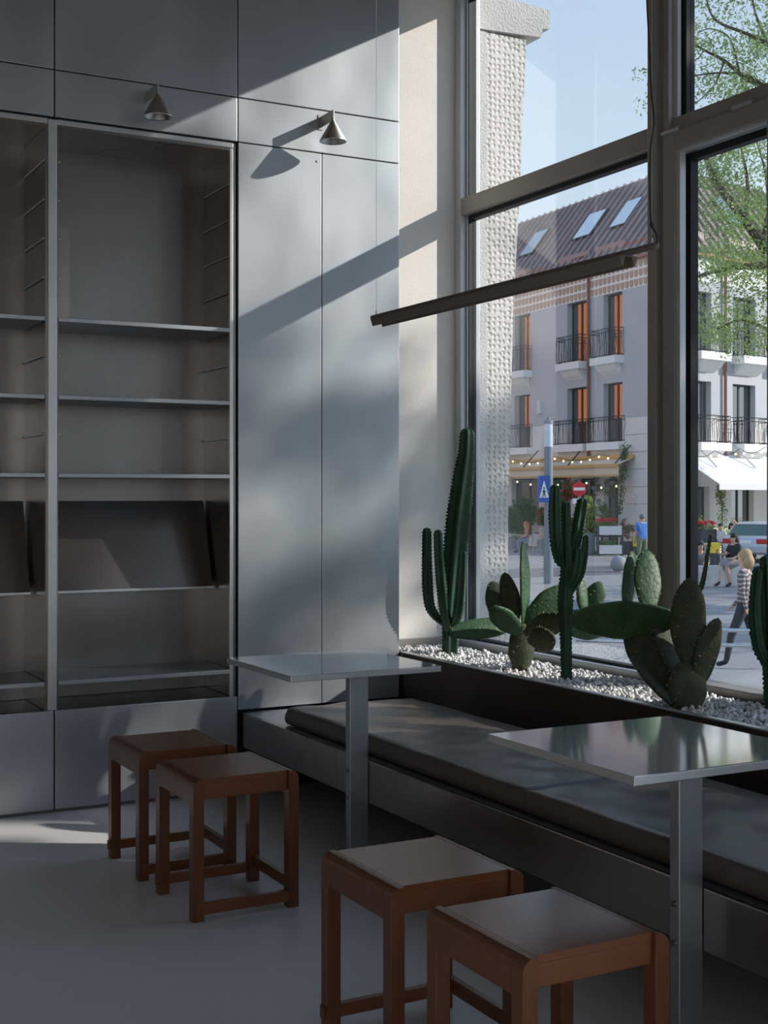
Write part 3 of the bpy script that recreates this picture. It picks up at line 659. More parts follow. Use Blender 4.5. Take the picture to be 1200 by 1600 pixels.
# cornice, roof, seams, roof lights
for F_ in (A, B):
    F_.box(MB(), -.1, 20, -.4, .18, 11.55, 11.66).build('cornice', 'copper', bld)
    hip = 4.66                             # both slopes meet in a hip that runs back from the corner
    P4 = [F_.at(-.1, .05, 11.66), F_.at(20.5, .05, 11.66), F_.at(20.5, -3.6, 16.35), F_.at(hip, -3.6, 16.35)]
    rf = MB().prism(P4, Vector((0, 0, -.18))).build('roof', 'roof', bld)
    for i in range(34):
        u = .3+.6*i; k_ = min(1, u/hip); a, b = F_.at(u, .04, 11.7), F_.at(u, .04-3.62*k_, 11.7+4.67*k_)
        sm = MB().obox((a+b)/2+F_.N*.03+Vector((0, 0, .02)), F_.U*.03, (b-a)/2, (F_.N*.7+Vector((0, 0, .5)))*.05)
        sm.build('seam', 'roof', rf)
    def RP(u, s, h=.0): return F_.at(u, -3.6*s, 11.66+4.69*s)+(F_.N*.79+Vector((0, 0, .61)))*h
    for u0, u1 in (((5.15, 6.5), (8.0, 9.6), (13.2, 14.6)) if F_ is A else ((2.0, 3.4), (6.2, 7.6))):
        k = MB().add([RP(u0, .43, .12), RP(u1, .43, .12), RP(u1, .72, .12), RP(u0, .72, .12), RP(u0, .43), RP(u1, .43), RP(u1, .72), RP(u0, .72)], [(0,1,2,3),(0,1,5,4),(1,2,6,5),(2,3,7,6),(3,0,4,7)]).build('roof_light', 'win_frame', rf)
        MB().add([RP(u0+.08, .44, .14), RP(u1-.08, .44, .14), RP(u1-.08, .715, .14), RP(u0+.08, .715, .14)], [(0,1,2,3)]).build('pane', 'sky_glass', k)
        # dormer front beneath the roof light
        dm = F_.box(MB(), u0-1.3, u1-.3, -1.3, -.55, 11.7, 12.75).build('dormer', 'roof', rf)
        q_ = MB().add([F_.at(u1-.9, -.54, 11.9), F_.at(u1-.35, -.54, 11.9), F_.at(u1-.35, -.85, 12.78), F_.at(u1-.9, -.85, 12.78)], [(0,1,2,3)]); q_.build('pane', 'sky_glass', dm)
for i in range(3):
    u = (.4, 7.0, 10.4)[i]; pr_ = A.box(MB(), u, u+(3.6, .9, 2.4)[i], -.62, -.55, 11.66, 12.55).build('parapet', 'copper', bld)
for u, F_ in ((5.78, A), (3.72, B)): MB().tube([F_.at(u, .12, 2.6), F_.at(u, .12, 11.5)], .07, 8).build('drain_pipe', 'pipe', bld)
A.box(MB(), 9.9, 10.15, .0, .16, 5.35, 5.95).build('wall_light', 'box_white', bld)

def balcony(F_, u0, u1, z, p, h, bars, seed, bracket=True):
    r = random.Random(seed); s = F_.box(MB(), u0, u1, 0, p, z-.33, z)
    b = s.build('balcony', 'white_render', bld)
    if bracket:
        prof = [(0, -.33), (p*.75, -.33), (p*.62, -.45), (p*.4, -.6), (.0, -.78)]
        MB().prism([F_.at(u0+.28, a, z+c) for a, c in prof], F_.U*(u1-u0-.5)).build('bracket', 'white_render', b)
    g = MB(); path = [(u0+.04, .0), (u0+.04, p-.05), (u1-.04, p-.05), (u1-.04, 0)]
    for zz in (z+.06, z+h-.16, z+h):
        for (a, c), (e, f_) in zip(path, path[1:]): g.tube([F_.at(a, c, zz), F_.at(e, f_, zz)], .018, 5)
    for (a, c), (e, f_) in zip(path, path[1:]):
        L_ = math.hypot(e-a, f_-c); n = max(2, int(L_/.13))
        for k in range(n+1):
            t = k/n; uu, pp = a+(e-a)*t, c+(f_-c)*t; j1, j2 = r.uniform(-.06, .06), r.uniform(-.06, .06)
            g.tube([F_.at(uu, pp, z+.03), F_.at(uu+j1, pp, z+h*.35), F_.at(uu+j2, pp, z+h*.7), F_.at(uu, pp, z+h)], .013, 4)
    g.build('railing', 'iron', b)
for i, (u0, u1) in enumerate(((3.15, 5.12), (6.0, 7.96), (10.85, 12.8), (14.2, 16.2))):
    balcony(A, u0, u1, 7.5, .5, 1.22, 12, 5+i)
for i, (u0, u1) in enumerate(((3.1, 5.6), (5.9, 8.5), (10.8, 13.2))): balcony(A, u0, u1, 3.73, .35, 1.12, 12, 15+i, False)
for i, (u0, u1) in enumerate(((1.2, 3.3), (4.2, 6.4), (7.4, 9.4))):
    balcony(B, u0, u1, 7.42, .75, 1.2, 12, 25+i); balcony(B, u0, u1, 3.6, .75, 1.15, 12, 35+i)

# awnings
aw = thing('cream_awning', A.at(8, 0, 2.4), 'cream and ochre retractable awning over the cafe terrace', 'awning')
def slope(F_, u0, u1, p0, z0, p1, z1, th=.03): return MB().prism([F_.at(u0, p0, z0), F_.at(u0, p1, z1), F_.at(u0, p1, z1-th), F_.at(u0, p0, z0-th)], F_.U*(u1-u0))
slope(A, 2.35, 14, .05, 3.05, .9, 2.72).build('canvas', 'awning_cream', aw); A.box(MB(), 2.35, 14, .9, .98, 2.60, 2.74).build('front_bar', 'awning_ochre', aw)
A.box(MB(), 2.35, 14, .86, .9, 2.28, 2.6).build('valance', 'awning_cream', aw); A.box(MB(), 2.35, 14, .84, .92, 2.20, 2.28).build('hem', 'awning_ochre', aw)
A.box(MB(), 2.35, 14, .0, .3, 2.98, 3.15).build('cassette', 'awning_ochre', aw)
for u in (2.6, 6.3, 10.2): MB().tube([A.at(u, .05, 3.55), A.at(u, .88, 2.74)], .03, 6).build('arm', 'iron', aw)
awb = thing('white_awning', B.at(5, 0, 1.7), 'white sloping awning on the sunlit side of the corner building', 'awning')
slope(B, .3, 11, .05, 3.15, 2.3, 1.85).build('canvas', 'awning_white', awb); B.box(MB(), .3, 11, 2.28, 2.32, 1.60, 1.85).build('valance', 'awning_white', awb)
for u in (1.4, 4.1, 7.5): MB().tube([B.at(u, .05, 3.75), B.at(u+.25, 1.2, 2.55)], .035, 6).build('arm', 'chair_metal', awb)

# ------------------------------------------------------------------ foliage helpers
def leaf_quads(cent, rad, per, size, seed, flat=.6):
    """leaf blades (rhombs) scattered in clusters; returns verts and quads"""
    r = np.random.default_rng(seed); cent = np.asarray(cent, float); n = len(cent)*per
    c = np.repeat(cent, per, 0); rr = np.repeat(np.asarray(rad, float) if np.ndim(rad) else np.full(len(cent), rad), per)
    p = r.normal(size=(n, 3)); p /= np.linalg.norm(p, axis=1, keepdims=True)+1e-9; p *= (r.random((n, 1))**.45)*rr[:, None]; p[:, 2] *= flat; c = c+p
    d = r.normal(size=(n, 3)); d[:, 2] -= .3; d /= np.linalg.norm(d, axis=1, keepdims=True); s = np.cross(d, r.normal(size=(n, 3))); s /= np.linalg.norm(s, axis=1, keepdims=True)+1e-9
    L_ = size*r.uniform(.6, 1.3, (n, 1)); V = np.stack([c-d*L_*.5, c+s*L_*.22, c+d*L_*.5, c-s*L_*.22], 1).reshape(-1, 3); F = np.arange(4*n).reshape(-1, 4)
    return V, F
def ground_pt(px, d, z=GZ): p = FW*d+RT*((px-600)/FPX*d); return Vector((p.x, p.y, z))

# the tree in front of the right-hand panes
D0 = 14.0
tb = ground_pt(1330, D0); tree = thing('street_tree', tuple(tb), 'light green street tree with dark limbs seen through the right panes', 'tree')
tk = MB(); top = Q(1345, 330, D0)
tk.tube(smooth_path([tb, tb+Vector((.05, 0, 2.2)), Q(1335, 560, D0), top, Q(1350, 60, D0+.3), Q(1330, -300, D0+.4)], 5), [.24, .22, .21, .2, .2, .19, .19, .18, .18, .17, .17, .16, .16, .15, .15, .15, .14, .14, .13, .12, .11, .1, .09, .08, .07, .05][:26], 9)
tk.build('trunk', 'bark', tree, smooth=True)
limbs = [([(1338,560),(1290,500),(1215,420),(1190,380),(1165,345),(1130,300),(1112,270),(1098,232),(1090,200)], .085, .012),
         ([(1340,440),(1260,405),(1200,413),(1150,418),(1118,424),(1090,432)], .06, .012),
         ([(1345,320),(1270,210),(1200,140),(1166,123),(1132,95),(1100,78),(1072,60)], .045, .006),
         ([(1200,140),(1168,118),(1120,114),(1076,120)], .022, .005), ([(1350,200),(1260,120),(1200,70),(1165,52),(1122,34),(1106,8),(1104,-30)], .03, .005),
         ([(1345,100),(1270,0),(1215,-60),(1150,-140)], .05, .01), ([(1165,345),(1168,290),(1160,240),(1150,210)], .03, .006), ([(1190,380),(1200,330),(1196,270),(1180,215)], .035, .006),
         ([(1342,560),(1270,545),(1210,520),(1160,500),(1120,515)], .04, .008), ([(1348,260),(1420,160),(1500,100)], .09, .02), ([(1348,420),(1440,380),(1540,360)], .09, .02), ([(1346,60),(1400,-80),(1460,-220)], .08, .02),
         ([(1132,95),(1118,130),(1100,150),(1082,165)], .012, .004), ([(1100,78),(1090,92),(1076,95)], .008, .003), ([(1155,112),(1140,60),(1110,45),(1090,52)], .012, .004), ([(1200,70),(1180,20),(1172,-30)], .02, .006)]
LC = []
lr = random.Random(4)
for pts, r0, r1 in limbs:
    dd = lr.uniform(-.9, .9); P = [Q(x, y, D0+dd*min(1, max(0, (1340-x)/160))) for x, y in pts]; P = smooth_path(P, 5)
    MB().tube(P, [r0+(r1-r0)*i/(len(P)-1) for i in range(len(P))], 7).build('limb', 'bark', tree, smooth=True)
    LC += [(p, i/len(P)) for i, p in enumerate(P)]
cl = []
for p, t in LC:                            # clusters along the outer limbs
    if t > .35:
        if lr.random() < .6: cl.append(p+Vector((lr.uniform(-.05, .25), lr.gauss(0, .3), lr.gauss(0, .15))))
def fill(n, x0, x1, y0, y1, keep=lambda x, y: True):
    k = 0
    while k < n:
        x, y = lr.uniform(x0, x1), lr.uniform(y0, y1)
        if keep(x, y): cl.append(Q(x, y, D0+lr.uniform(-1.5, 1.6))); k += 1
fill(100, 1090, 1240, 200, 400); fill(24, 1092, 1230, 395, 440); fill(36, 1125, 1240, 440, 550); fill(9, 1095, 1125, 470, 540)
fill(34, 1120, 1240, -20, 185, lambda x, y: x > 1222-(y+60)*.40); fill(1, 1012, 1016, 155, 165)
fill(200, 1240, 1560, -350, 560); fill(60, 1100, 1300, -380, -30)
V, F_l = leaf_quads([c[:] for c in cl], .22, 84, .041, 3); raw_mesh('foliage', V, F_l, 'leaf', tree, 'stuff')

def shade_tree(name, pos, h, R_, n, per, size, label, seed, m='leaf_dark', zlo=.45, trunk=.16):
    r = random.Random(seed); t = thing(name, tuple(pos), label, 'tree', 'trees standing around the square outside the picture')
    p = Vector(pos); MB().tube([p, p+Vector((.1, .05, h*.35)), p+Vector((0, .1, h*.75))], [trunk, trunk*.8, trunk*.4], 8).build('trunk', 'bark', t)
    c = []
    for _ in range(n):
        v = Vector((r.gauss(0, 1), r.gauss(0, 1), r.gauss(0, 1))).normalized()*(r.random()**.4); c.append((p.x+v.x*R_, p.y+v.y*R_, p.z+h*(zlo+(1-zlo)*(.5+.5*v.z))))
    V, F_ = leaf_quads(c, R_*.22, per, size, seed); raw_mesh('foliage', V, F_, m, t, 'stuff'); return t
SH = Vector((-SUN.x, -SUN.y, 0)).normalized(); TANE = -SUN.z/math.hypot(SUN.x, SUN.y)
def sunward(y_w, dist): return Vector((XI, y_w, 0))+SH*dist
for i, (yw, dist, h, R_, n, per, sz, zlo, lb) in enumerate([  # unseen trees set sunward, crowns shaped to shade and dapple the window
        (2.76, 8.0, 9.3, .86, 240, 44, .16, .50, 'dense narrow unseen tree right of the viewer, added to shade the nearer window bay'),
        (4.10, 12.5, 11.6, .62, 110, 40, .16, .74, 'narrow unseen tree right of the viewer, its high crown added to shade the shelves'),
        (5.05, 17.0, 11.5, 1.1, 46, 22, .20, .905, 'thinly leaved tree far right of the viewer'),
        (6.2, 15.0, 9.85, .55, 70, 30, .18, .72, 'slim unseen tree towards the sun, added to shade the concrete pillar')]):
    p = sunward(yw, dist); shade_tree('shade_tree', (p.x, p.y, GZ), h, R_, n, per, sz, lb, 50+i, zlo=zlo)
for i, (x, y, h, R_) in enumerate([(31, 9, 8.5, 3.2), (38, 17, 9, 3.4), (45, 25, 9, 3.2), (27, 18, 7.5, 2.2)]):
    shade_tree('plaza_tree', (x, y, GZ), h, R_, 150, 26, .34, ['broad tree shading the near paving', 'broad tree shading the middle of the square', 'broad tree shading the street', 'small tree shading the paving beside the rail'][i], 70+i)

# ------------------------------------------------------------------ near railing
rl = thing('steel_railing', tuple(ground_pt(1050, 16.0)), 'low stainless steel railing with two rails outside the window', 'railing')
ra, rb = ground_pt(900, 16.6), ground_pt(1330, 15.6)
for z in (-.275, -.455): MB().tube([Vector((ra.x, ra.y, z)), Vector((rb.x, rb.y, z))], .024, 10).build('rail', 'rail_steel', rl, smooth=True)
for k in (.02, .5, .98):
    p = ra.lerp(rb, k); q = MB().tube([Vector((p.x, p.y, GZ)), Vector((p.x, p.y, -.275))], .02, 8); q.tube([Vector((p.x, p.y, -.72)), Vector((p.x, p.y, -.53))], .034, 8); q.build('post', 'rail_steel', rl)

# ------------------------------------------------------------------ light column with crossing sign, no-entry sign
pp = ground_pt(857, 37.0); lc = thing('light_column', tuple(pp), 'blue-grey light column with a translucent top and a blue crossing sign', 'lamp post')
MB().lathe(pp, [(.0, 0), (.135, 0), (.135, 1.0), (.125, 1.02), (.125, 3.82)], 16).build('pole', 'pole_grey', lc); MB().lathe(pp, [(.122, 3.82), (.122, 4.46)], 16).build('light_tube', 'lamp_glass', lc)
MB().lathe(pp, [(.13, 4.46), (.13, 4.56), (.05, 4.58), (.05, 4.66), (.0, 4.67)], 16).build('cap', 'pole_grey', lc)
sc_ = Q(850, 764, 36.75); right = RT
sg = MB().obox(sc_, right*.17, FW*.015, Vector((0, 0, .37))).build('crossing_sign', 'sign_blue', lc)
def flat(name, m, pts, c, par, off):       # flat print raised a hair off a sign plate
    return MB().prism([c+right*x+Vector((0, 0, z))-FW*off for x, z in pts], -FW*.004).build(name, m, par)
flat('triangle', 'sign_white', [(-.13, -.24), (.13, -.24), (0, .24)], sc_, sg, .016)
wf = MB()
def seg(a, b, w):
    a = Vector((a[0], 0, a[1])); b = Vector((b[0], 0, b[1])); d = (b-a); n = Vector((-d.z, 0, d.x)).normalized()*w/2
    pts = [a+n, b+n, b-n, a-n]; wf.prism([sc_+right*p.x+Vector((0, 0, p.z))-FW*.022 for p in pts], -FW*.003)
for a, b, w in (((0, -.02), (0, -.13), .045), ((0, -.12), (-.045, -.22), .025), ((0, -.12), (.045, -.22), .025), ((0, -.03), (.05, -.10), .018), ((0, -.03), (-.045, -.09), .018), ((0, .0), (0, .05), .04)): seg(a, b, w)
wf.build('walking_figure', 'black', sg)
ne = ground_pt(905, 50.0); nt_ = thing('no_entry_sign', tuple(ne), 'round red no-entry sign with white bar on a post', 'sign')
MB().tube([ne, ne+Vector((0, 0, 3.0))], .035, 8).build('post', 'pole_grey', nt_)
nc = Q(905, 764, 49.9); dk = MB().prism([nc+right*(.27*math.cos(a))+Vector((0, 0, .27*math.sin(a))) for a in np.linspace(0, 2*PI, 33)[:-1]], FW*.02).build('disc', 'sign_red', nt_)
flat('bar', 'sign_white', [(-.21, -.055), (.21, -.055), (.21, .055), (-.21, .055)], nc, dk, .001)
c2_ = Q(900, 783, 49.9); MB().obox(c2_, right*.12, FW*.01, Vector((0, 0, .1))).build('plate', 'sign_white', nt_)

# ------------------------------------------------------------------ terrace planting
def bush(name, px, d, z, r, n, per, size, m, label, pot=None, flowers=None, seed=1, cat='plant'):
    p = ground_pt(px, d); t = thing(name, tuple(p), label, cat); rr = random.Random(seed); c = []
    for _ in range(n):
        v = Vector((rr.gauss(0, 1), rr.gauss(0, 1), rr.gauss(0, 1))).normalized()*rr.random()**.4; c.append((p.x+v.x*r[0], p.y+v.y*r[0], z+v.z*r[1]))
    V, F_ = leaf_quads(c, min(r)*.35, per, size, seed, 1.); raw_mesh('foliage', V, F_, m, t, 'stuff')
    if flowers:
        V, F_ = leaf_quads([c[i] for i in range(0, n, flowers[1])], min(r)*.4, flowers[2], .15, seed+1, 1.); raw_mesh('flowers', V, F_, flowers[0], t, 'stuff')
    if pot: MB().lathe(p, [(0, 0), (pot[0]*.8, 0), (pot[0], pot[1]), (pot[0]*.85, pot[1]), (pot[0]*.8, pot[1]-.06), (0, pot[1]-.06)], 14).build('pot', pot[2], t)
    else: MB().tube([p, Vector((p.x, p.y, z))], .04, 6).build('stem', 'bark', t)
    return t
bush('potted_shrub', 817, 63, .35, (.62, .95), 70, 34, .16, 'leaf_dark', 'large dark green potted shrub left of the light column', (.3, .5, 'pot_grey'), None, 2)
bush('potted_shrub', 919, 55, .55, (.40, .85), 60, 34, .13, 'leaf_pale', 'tall pale yellow-green shrub in a round grey pot', (.32, .92, 'pot_grey'), ('petal_pink', 4, 2), 3)
bush('geranium_bush', 848, 57, .45, (.34, .42), 30, 26, .12, 'leaf_dark', 'round geranium bush with red flowers behind the light column', (.25, .6, 'pot_grey'), ('petal_red', 1, 8), 4)
bush('flowering_shrub', 889, 57.5, 1.55, (.40, .50), 34, 26, .13, 'leaf_dark', 'tall shrub with red flowers beside the no-entry sign', (.28, .55, 'pot_grey'), ('petal_red', 1, 7), 5)
bush('potted_shrub', 870, 60.5, .5, (.5, .95), 50, 30, .15, 'leaf_dark', 'dark leafy shrub just right of the light column', (.28, .5, 'pot_grey'), None, 12)
bush('geranium_bush', 900, 56.5, .1, (.42, .5), 34, 26, .12, 'leaf_dark', 'low geranium bush with red flowers below the no-entry sign', (.28, .5, 'pot_grey'), ('petal_red', 1, 7), 13)
bush('potted_shrub', 944, 58.2, .4, (.34, .85), 36, 30, .13, 'leaf', 'slim green shrub standing behind the two-tier flower box', (.25, .5, 'pot_grey'), None, 14)
bush('pink_flower_bush', 979, 55.5, -.05, (.30, .42), 28, 24, .11, 'leaf_dark', 'low bush with pink flowers beside the man in blue', (.28, .55, 'box_dark'), ('petal_pink', 1, 8), 6)
for i, (px, pts, lb) in enumerate([(1000, [(999,716),(1001,735),(1000,752),(1002,765),(997,782),(999,800)], 'leafy vine hanging down the cream stone wall'), (974, [(975,700),(976,718),(972,745),(970,775),(966,800)], 'leafy vine climbing beside the terrace door')]):
    P = smooth_path([Q(x, y, 57.2) for x, y in pts], 6); g0 = P[-1]
    t = thing('wall_vine', (g0.x, g0.y, g0.z), lb, 'plant'); MB().tube(P, .02, 5).build('stem', 'bark', t)
    V, F_ = leaf_quads([p[:] for p in P for _ in range(1)], [.12+.13*abs(math.sin(i_*.9+i)) for i_ in range(len(P))], 40, .11, 11+i, 1.2); raw_mesh('foliage', V, F_, 'leaf_dark', t, 'stuff')
vb = Q(1128, 790, 56); t = thing('wall_vine', (vb.x, vb.y, vb.z-1.6), 'leafy vine on the wall pier under the white awning', 'plant')
P = smooth_path([vb+Vector((0, 0, -1.6)), vb, vb+Vector((-.15, 0, .7))], 8); MB().tube(P, .025, 5).build('stem', 'bark', t)
V, F_ = leaf_quads([p[:] for p in P], .25, 40, .12, 14, 1.2); raw_mesh('foliage', V, F_, 'leaf', t, 'stuff')
for i, (px, py, d, lb) in enumerate([(868, 748, 62.2, 'hanging basket of dark leaves left of the no-entry sign'), (930, 756, 59.4, 'hanging basket of dark leaves right of the pale shrub'), (955, 748, 58.3, 'hanging basket of trailing leaves above the terrace door')]):
    c = Q(px, py, d); t = thing('hanging_basket', (c.x, c.y, c.z-.3), lb, 'plant'); MB().lathe((c.x, c.y, c.z-.3), [(0, 0), (.14, .03), (.2, .2), (.17, .2), (0, .16)], 12).build('pot', 'pot_grey', t)
    MB().tube([c, Vector((c.x, c.y, 2.72))], .012, 5).build('hanger', 'iron', t)
    V, F_ = leaf_quads([(c+Vector((random.Random(k+i*9).uniform(-.28, .28), random.Random(k+i*9+5).uniform(-.2, .2), random.Random(k+i*9+7).uniform(-.75, .25))))[:] for k in range(16)], .16, 26, .11, 90+i, 1.); raw_mesh('foliage', V, F_, 'leaf_dark', t, 'stuff')
def flower_box(px, d, w, tiers, m, label, frame=True, seed=0):
    p = ground_pt(px, d); t = thing('flower_box', tuple(p), label, 'flower box')
    for j, (z0, z1, red) in enumerate(tiers):
        c = Vector((p.x, p.y, (z0+z1)/2)); MB().obox(c, RT*w/2, FW*.16, Vector((0, 0, (z1-z0)/2))).build('trough', m, t)
        cs = [(c+RT*random.Random(seed+k).uniform(-w/2, w/2)+Vector((0, 0, (z1-z0)/2+.08)))[:] for k in range(16)]
        V, F_ = leaf_quads(cs, .16, 30, .11, seed+j, .8); raw_mesh('foliage', V, F_, 'leaf', t, 'stuff')
        if red:
            V, F_ = leaf_quads([(a, b, c_+.16) for a, b, c_ in cs], .13, 14, .15, seed+j+9, .7); raw_mesh('flowers', V, F_, 'petal_red', t, 'stuff')
    if frame:
        for s in (-1, 1): q = p+RT*(s*(w/2+.04)); MB().obox(Vector((q.x, q.y, -.5)), RT*.03, FW*.14, Vector((0, 0, .6))).build('post', 'box_dark', t)
        for z in (-1.04, -.3): MB().obox(Vector((p.x, p.y, z))+FW*.1, RT*w/2, FW*.02, Vector((0, 0, .03))).build('crossbar', 'box_dark', t)
flower_box(953, 54.3, .92, [(-.24, .12, True), (-1.02, -.66, False)], 'box_white', 'two-tier white flower box with red geraniums in a dark stand', True, 30)
bush('potted_shrub', 800, 62, .2, (.45, .8), 44, 30, .15, 'leaf_dark', 'dark potted shrub half hidden by the concrete pillar', (.26, .5, 'pot_grey'), None, 8)
bush('potted_shrub', 1084, 55.2, .1, (.35, .75), 40, 30, .13, 'leaf', 'leafy potted shrub behind the dark flower box', (.26, .5, 'pot_grey'), None, 9)
flower_box(1096, 50, .95, [(-.42, .08, True)], 'box_dark', 'dark flower box with red geraniums right of the mullion', True, 40)

# ------------------------------------------------------------------ terrace furniture
def cafe_table(px, d, w, h, m, label):
    p = ground_pt(px, d); t = thing('cafe_table', tuple(p), label, 'table')
    MB().obox(p+Vector((0, 0, h-.02)), RT*w/2, FW*.35, Vector((0, 0, .02))).build('table_top', m, t)
    for sx in (-1, 1):
        for sy in (-1, 1): MB().obox(p+RT*(sx*(w/2-.06))+FW*(sy*.28)+Vector((0, 0, (h-.04)/2)), RT*.02, FW*.02, Vector((0, 0, (h-.04)/2))).build('leg', 'box_dark', t)
def cafe_chair(px, d, face, m, label):
    p = ground_pt(px, d); t = thing('cafe_chair', tuple(p), label, 'chair', 'chairs on the cafe terrace'); fx = RT*face; sd = FW
    MB().obox(p+Vector((0, 0, .45)), fx*.21, sd*.21, Vector((0, 0, .018))).build('seat', m, t); MB().obox(p-fx*.2+Vector((0, 0, .70)), fx*.015, sd*.2, Vector((0, 0, .17))).build('backrest', m, t)
    for a in (-1, 1):
        for b in (-1, 1): q = p+fx*(.18*a)+sd*(.18*b); MB().tube([q, q+Vector((0, 0, .45 if a > 0 else .86))], .014, 6).build('leg', 'chair_metal', t)
cafe_table(806, 57.4, 1.0, .78, 'timber', 'pale terrace table in front of the red-haired woman')
cafe_chair(826, 57.2, -1, 'chair_metal', 'metal terrace chair under the red-haired woman')
cafe_chair(846, 58.6, -1, 'box_white', 'pale terrace chair partly behind the light column')
flower_box(930, 55.6, .5, [(-.35, .0, False)], 'box_dark', 'small dark flower box behind the round grey pot', True, 50)
cafe_table(1108, 47, .9, .76, 'timber', 'timber terrace table below the dark flower box')
def panel(px, py, d, w, h, label):
    c = Q(px, py, d); g = ground_pt(px, d); t = thing('yellow_crate', tuple(g), label, 'crate'); z0 = GZ
    MB().obox(Vector((g.x, g.y, (z0+c.z-h/2)/2)), RT*w/2, FW*.14, Vector((0, 0, (c.z-h/2-z0)/2))).build('stand', 'box_dark', t)
    MB().obox(c, RT*w/2, FW*.15, Vector((0, 0, h/2))).build('box', 'yellow', t, bevel=.01)
panel(996, 846, 55.2, .40, .40, 'yellow crate left of the man in the blue shirt'); panel(1116, 856, 43, .30, .34, 'yellow crate behind the concrete block')
# string lights under the balconies
for i, (x0, y0, x1, y1, d, n, lb) in enumerate([(795, 716, 1016, 706, 59, 16, 'string of small warm bulbs above the cream awning'), (1079, 707, 1196, 698, 55.5, 9, 'string of small bulbs above the white awning'), (798, 745, 975, 752, 58, 8, 'string of small warm bulbs under the cream awning')]):
    a, b = Q(x0, y0, d+(3 if i != 1 else 0)), Q(x1, y1, d-2); P = []
    for k in range(n*2+1):
        t_ = k/(n*2); P.append(a.lerp(b, t_)-Vector((0, 0, .22*abs(math.sin(PI*t_*3)))))
    t = thing('string_light', tuple(P[0]), lb, 'string light'); MB().tube(P, .012, 4).build('cable', 'black', t)
    for k in range(1, 2*n, 2):
        p = P[k]-Vector((0, 0, .10)); bb = MB(); bb.ball(tuple(p), .05, 6, 5); bb.build('bulb', 'bulb', t)

# ------------------------------------------------------------------ block, sphere, car
bp_ = ground_pt(1112, 35.9); kb = MB().obox(bp_+Vector((0, 0, .28)), RT*.85, FW*.28, Vector((0, 0, .28))); tag(kb.build('concrete_block', 'concrete', bevel=.02), 'long concrete seating block on the square', 'block')
pb = thing('paper_sheets', tuple(bp_+RT*.05+Vector((0, 0, .562))), 'white paper sheets lying on the concrete block', 'paper')
for k, (x, y, a) in enumerate(((-.12, -.05, .2), (.12, .0, -.3), (.3, -.08, .5))):
    c = bp_+RT*(x+.05)+FW*y+Vector((0, 0, .564+.003*k)); MB().obox(c, (RT*math.cos(a)+FW*math.sin(a))*.15, (FW*math.cos(a)-RT*math.sin(a))*.105, Vector((0, 0, .001))).build('sheet', 'paper', pb)
sp_ = ground_pt(967, 42.5); sb = thing('stone_bollard', tuple(sp_), 'round dark stone bollard on the square', 'bollard')
MB().ball((sp_.x, sp_.y, GZ+.27), .27, 18, 12).build('ball', 'pot_grey', sb, smooth=True); MB().lathe(sp_, [(0, 0), (.16, 0), (.15, .06), (0, .06)], 14).build('foot', 'pot_grey', sb)

def make_car(px, d, yaw, label):
    p = ground_pt(px, d); t = thing('car', tuple(p), label, 'car'); fwd = FW*math.cos(yaw)-RT*math.sin(yaw); sd = Vector((fwd.y, -fwd.x, 0))
    def W(x, y, z): return p+fwd*x+sd*y+Vector((0, 0, z))
    prof = [(-2.1, .32), (-2.16, .62), (-2.08, .93), (-1.75, 1.0), (-1.15, 1.05), (.95, 1.0), (1.6, .92), (2.05, .76), (2.15, .5), (2.05, .3)]
    def shell(prof, wb, wt):
        n = len(prof); zs = [z for _, z in prof]; lo, hi = min(zs), max(zs); V = []
        for s in (-1, 1):
            for x, z in prof: k = (z-lo)/(hi-lo); V.append(W(x, s*(wb+(wt-wb)*k**2), z))
        return MB().add(V, [tuple(range(n-1, -1, -1)), tuple(range(n, 2*n))]+[(i, (i+1) % n, n+(i+1) % n, n+i) for i in range(n)])
    shell(prof, .86, .80).build('body', 'car_paint', t, bevel=.05, seg=3, smooth=True)
    cab = [(-1.75, .98), (-1.15, 1.42), (-.3, 1.47), (.35, 1.42), (1.05, .99)]
    gl = shell(cab, .78, .58).build('cabin_glass', 'car_glass', t, bevel=.03)
    shell([(-1.2, 1.40), (-.95, 1.475), (-.3, 1.50), (.3, 1.455), (.45, 1.40)], .61, .57).build('roof', 'car_paint', t, bevel=.02, smooth=True)
    for s in (-1, 1):
        MB().prism([W(-1.82, s*.79, .98), W(-1.66, s*.775, 1.02), W(-1.05, s*.62, 1.44), W(-1.2, s*.62, 1.43)], sd*(s*.02)).build('pillar', 'car_paint', t)
        MB().obox(W(-2.1, s*.62, .80), fwd*.06, sd*.2, Vector((0, 0, .09))).build('tail_light', 'tail_red', t, bevel=.02)
        for x in (-1.35, 1.35):
            wh = MB(); c = W(x, s*.76, .32); q = 18
            ring = [c+fwd*(.32*math.cos(2*PI*k/q))+Vector((0, 0, .32*math.sin(2*PI*k/q))) for k in range(q)]; wh.prism([r_-sd*(s*.1) for r_ in ring], sd*(s*.2)); wo = wh.build('wheel', 'tyre', t)
            MB().prism([c+sd*(s*.1)+fwd*(.2*math.cos(2*PI*k/q))+Vector((0, 0, .2*math.sin(2*PI*k/q))) for k in range(q)], sd*(s*.012)).build('hub_cap', 'chair_metal', wo)
    MB().obox(W(-2.17, 0, .5), fwd*.02, sd*.78, Vector((0, 0, .12))).build('bumper', 'car_paint', t, bevel=.03); MB().obox(W(-2.15, 0, .78), fwd*.02, sd*.26, Vector((0, 0, .06))).build('number_plate', 'sign_white', t)
    return t
make_car(1190, 50.0, math.radians(-32), 'silver-grey car seen from behind on the street, partly behind the window stile')

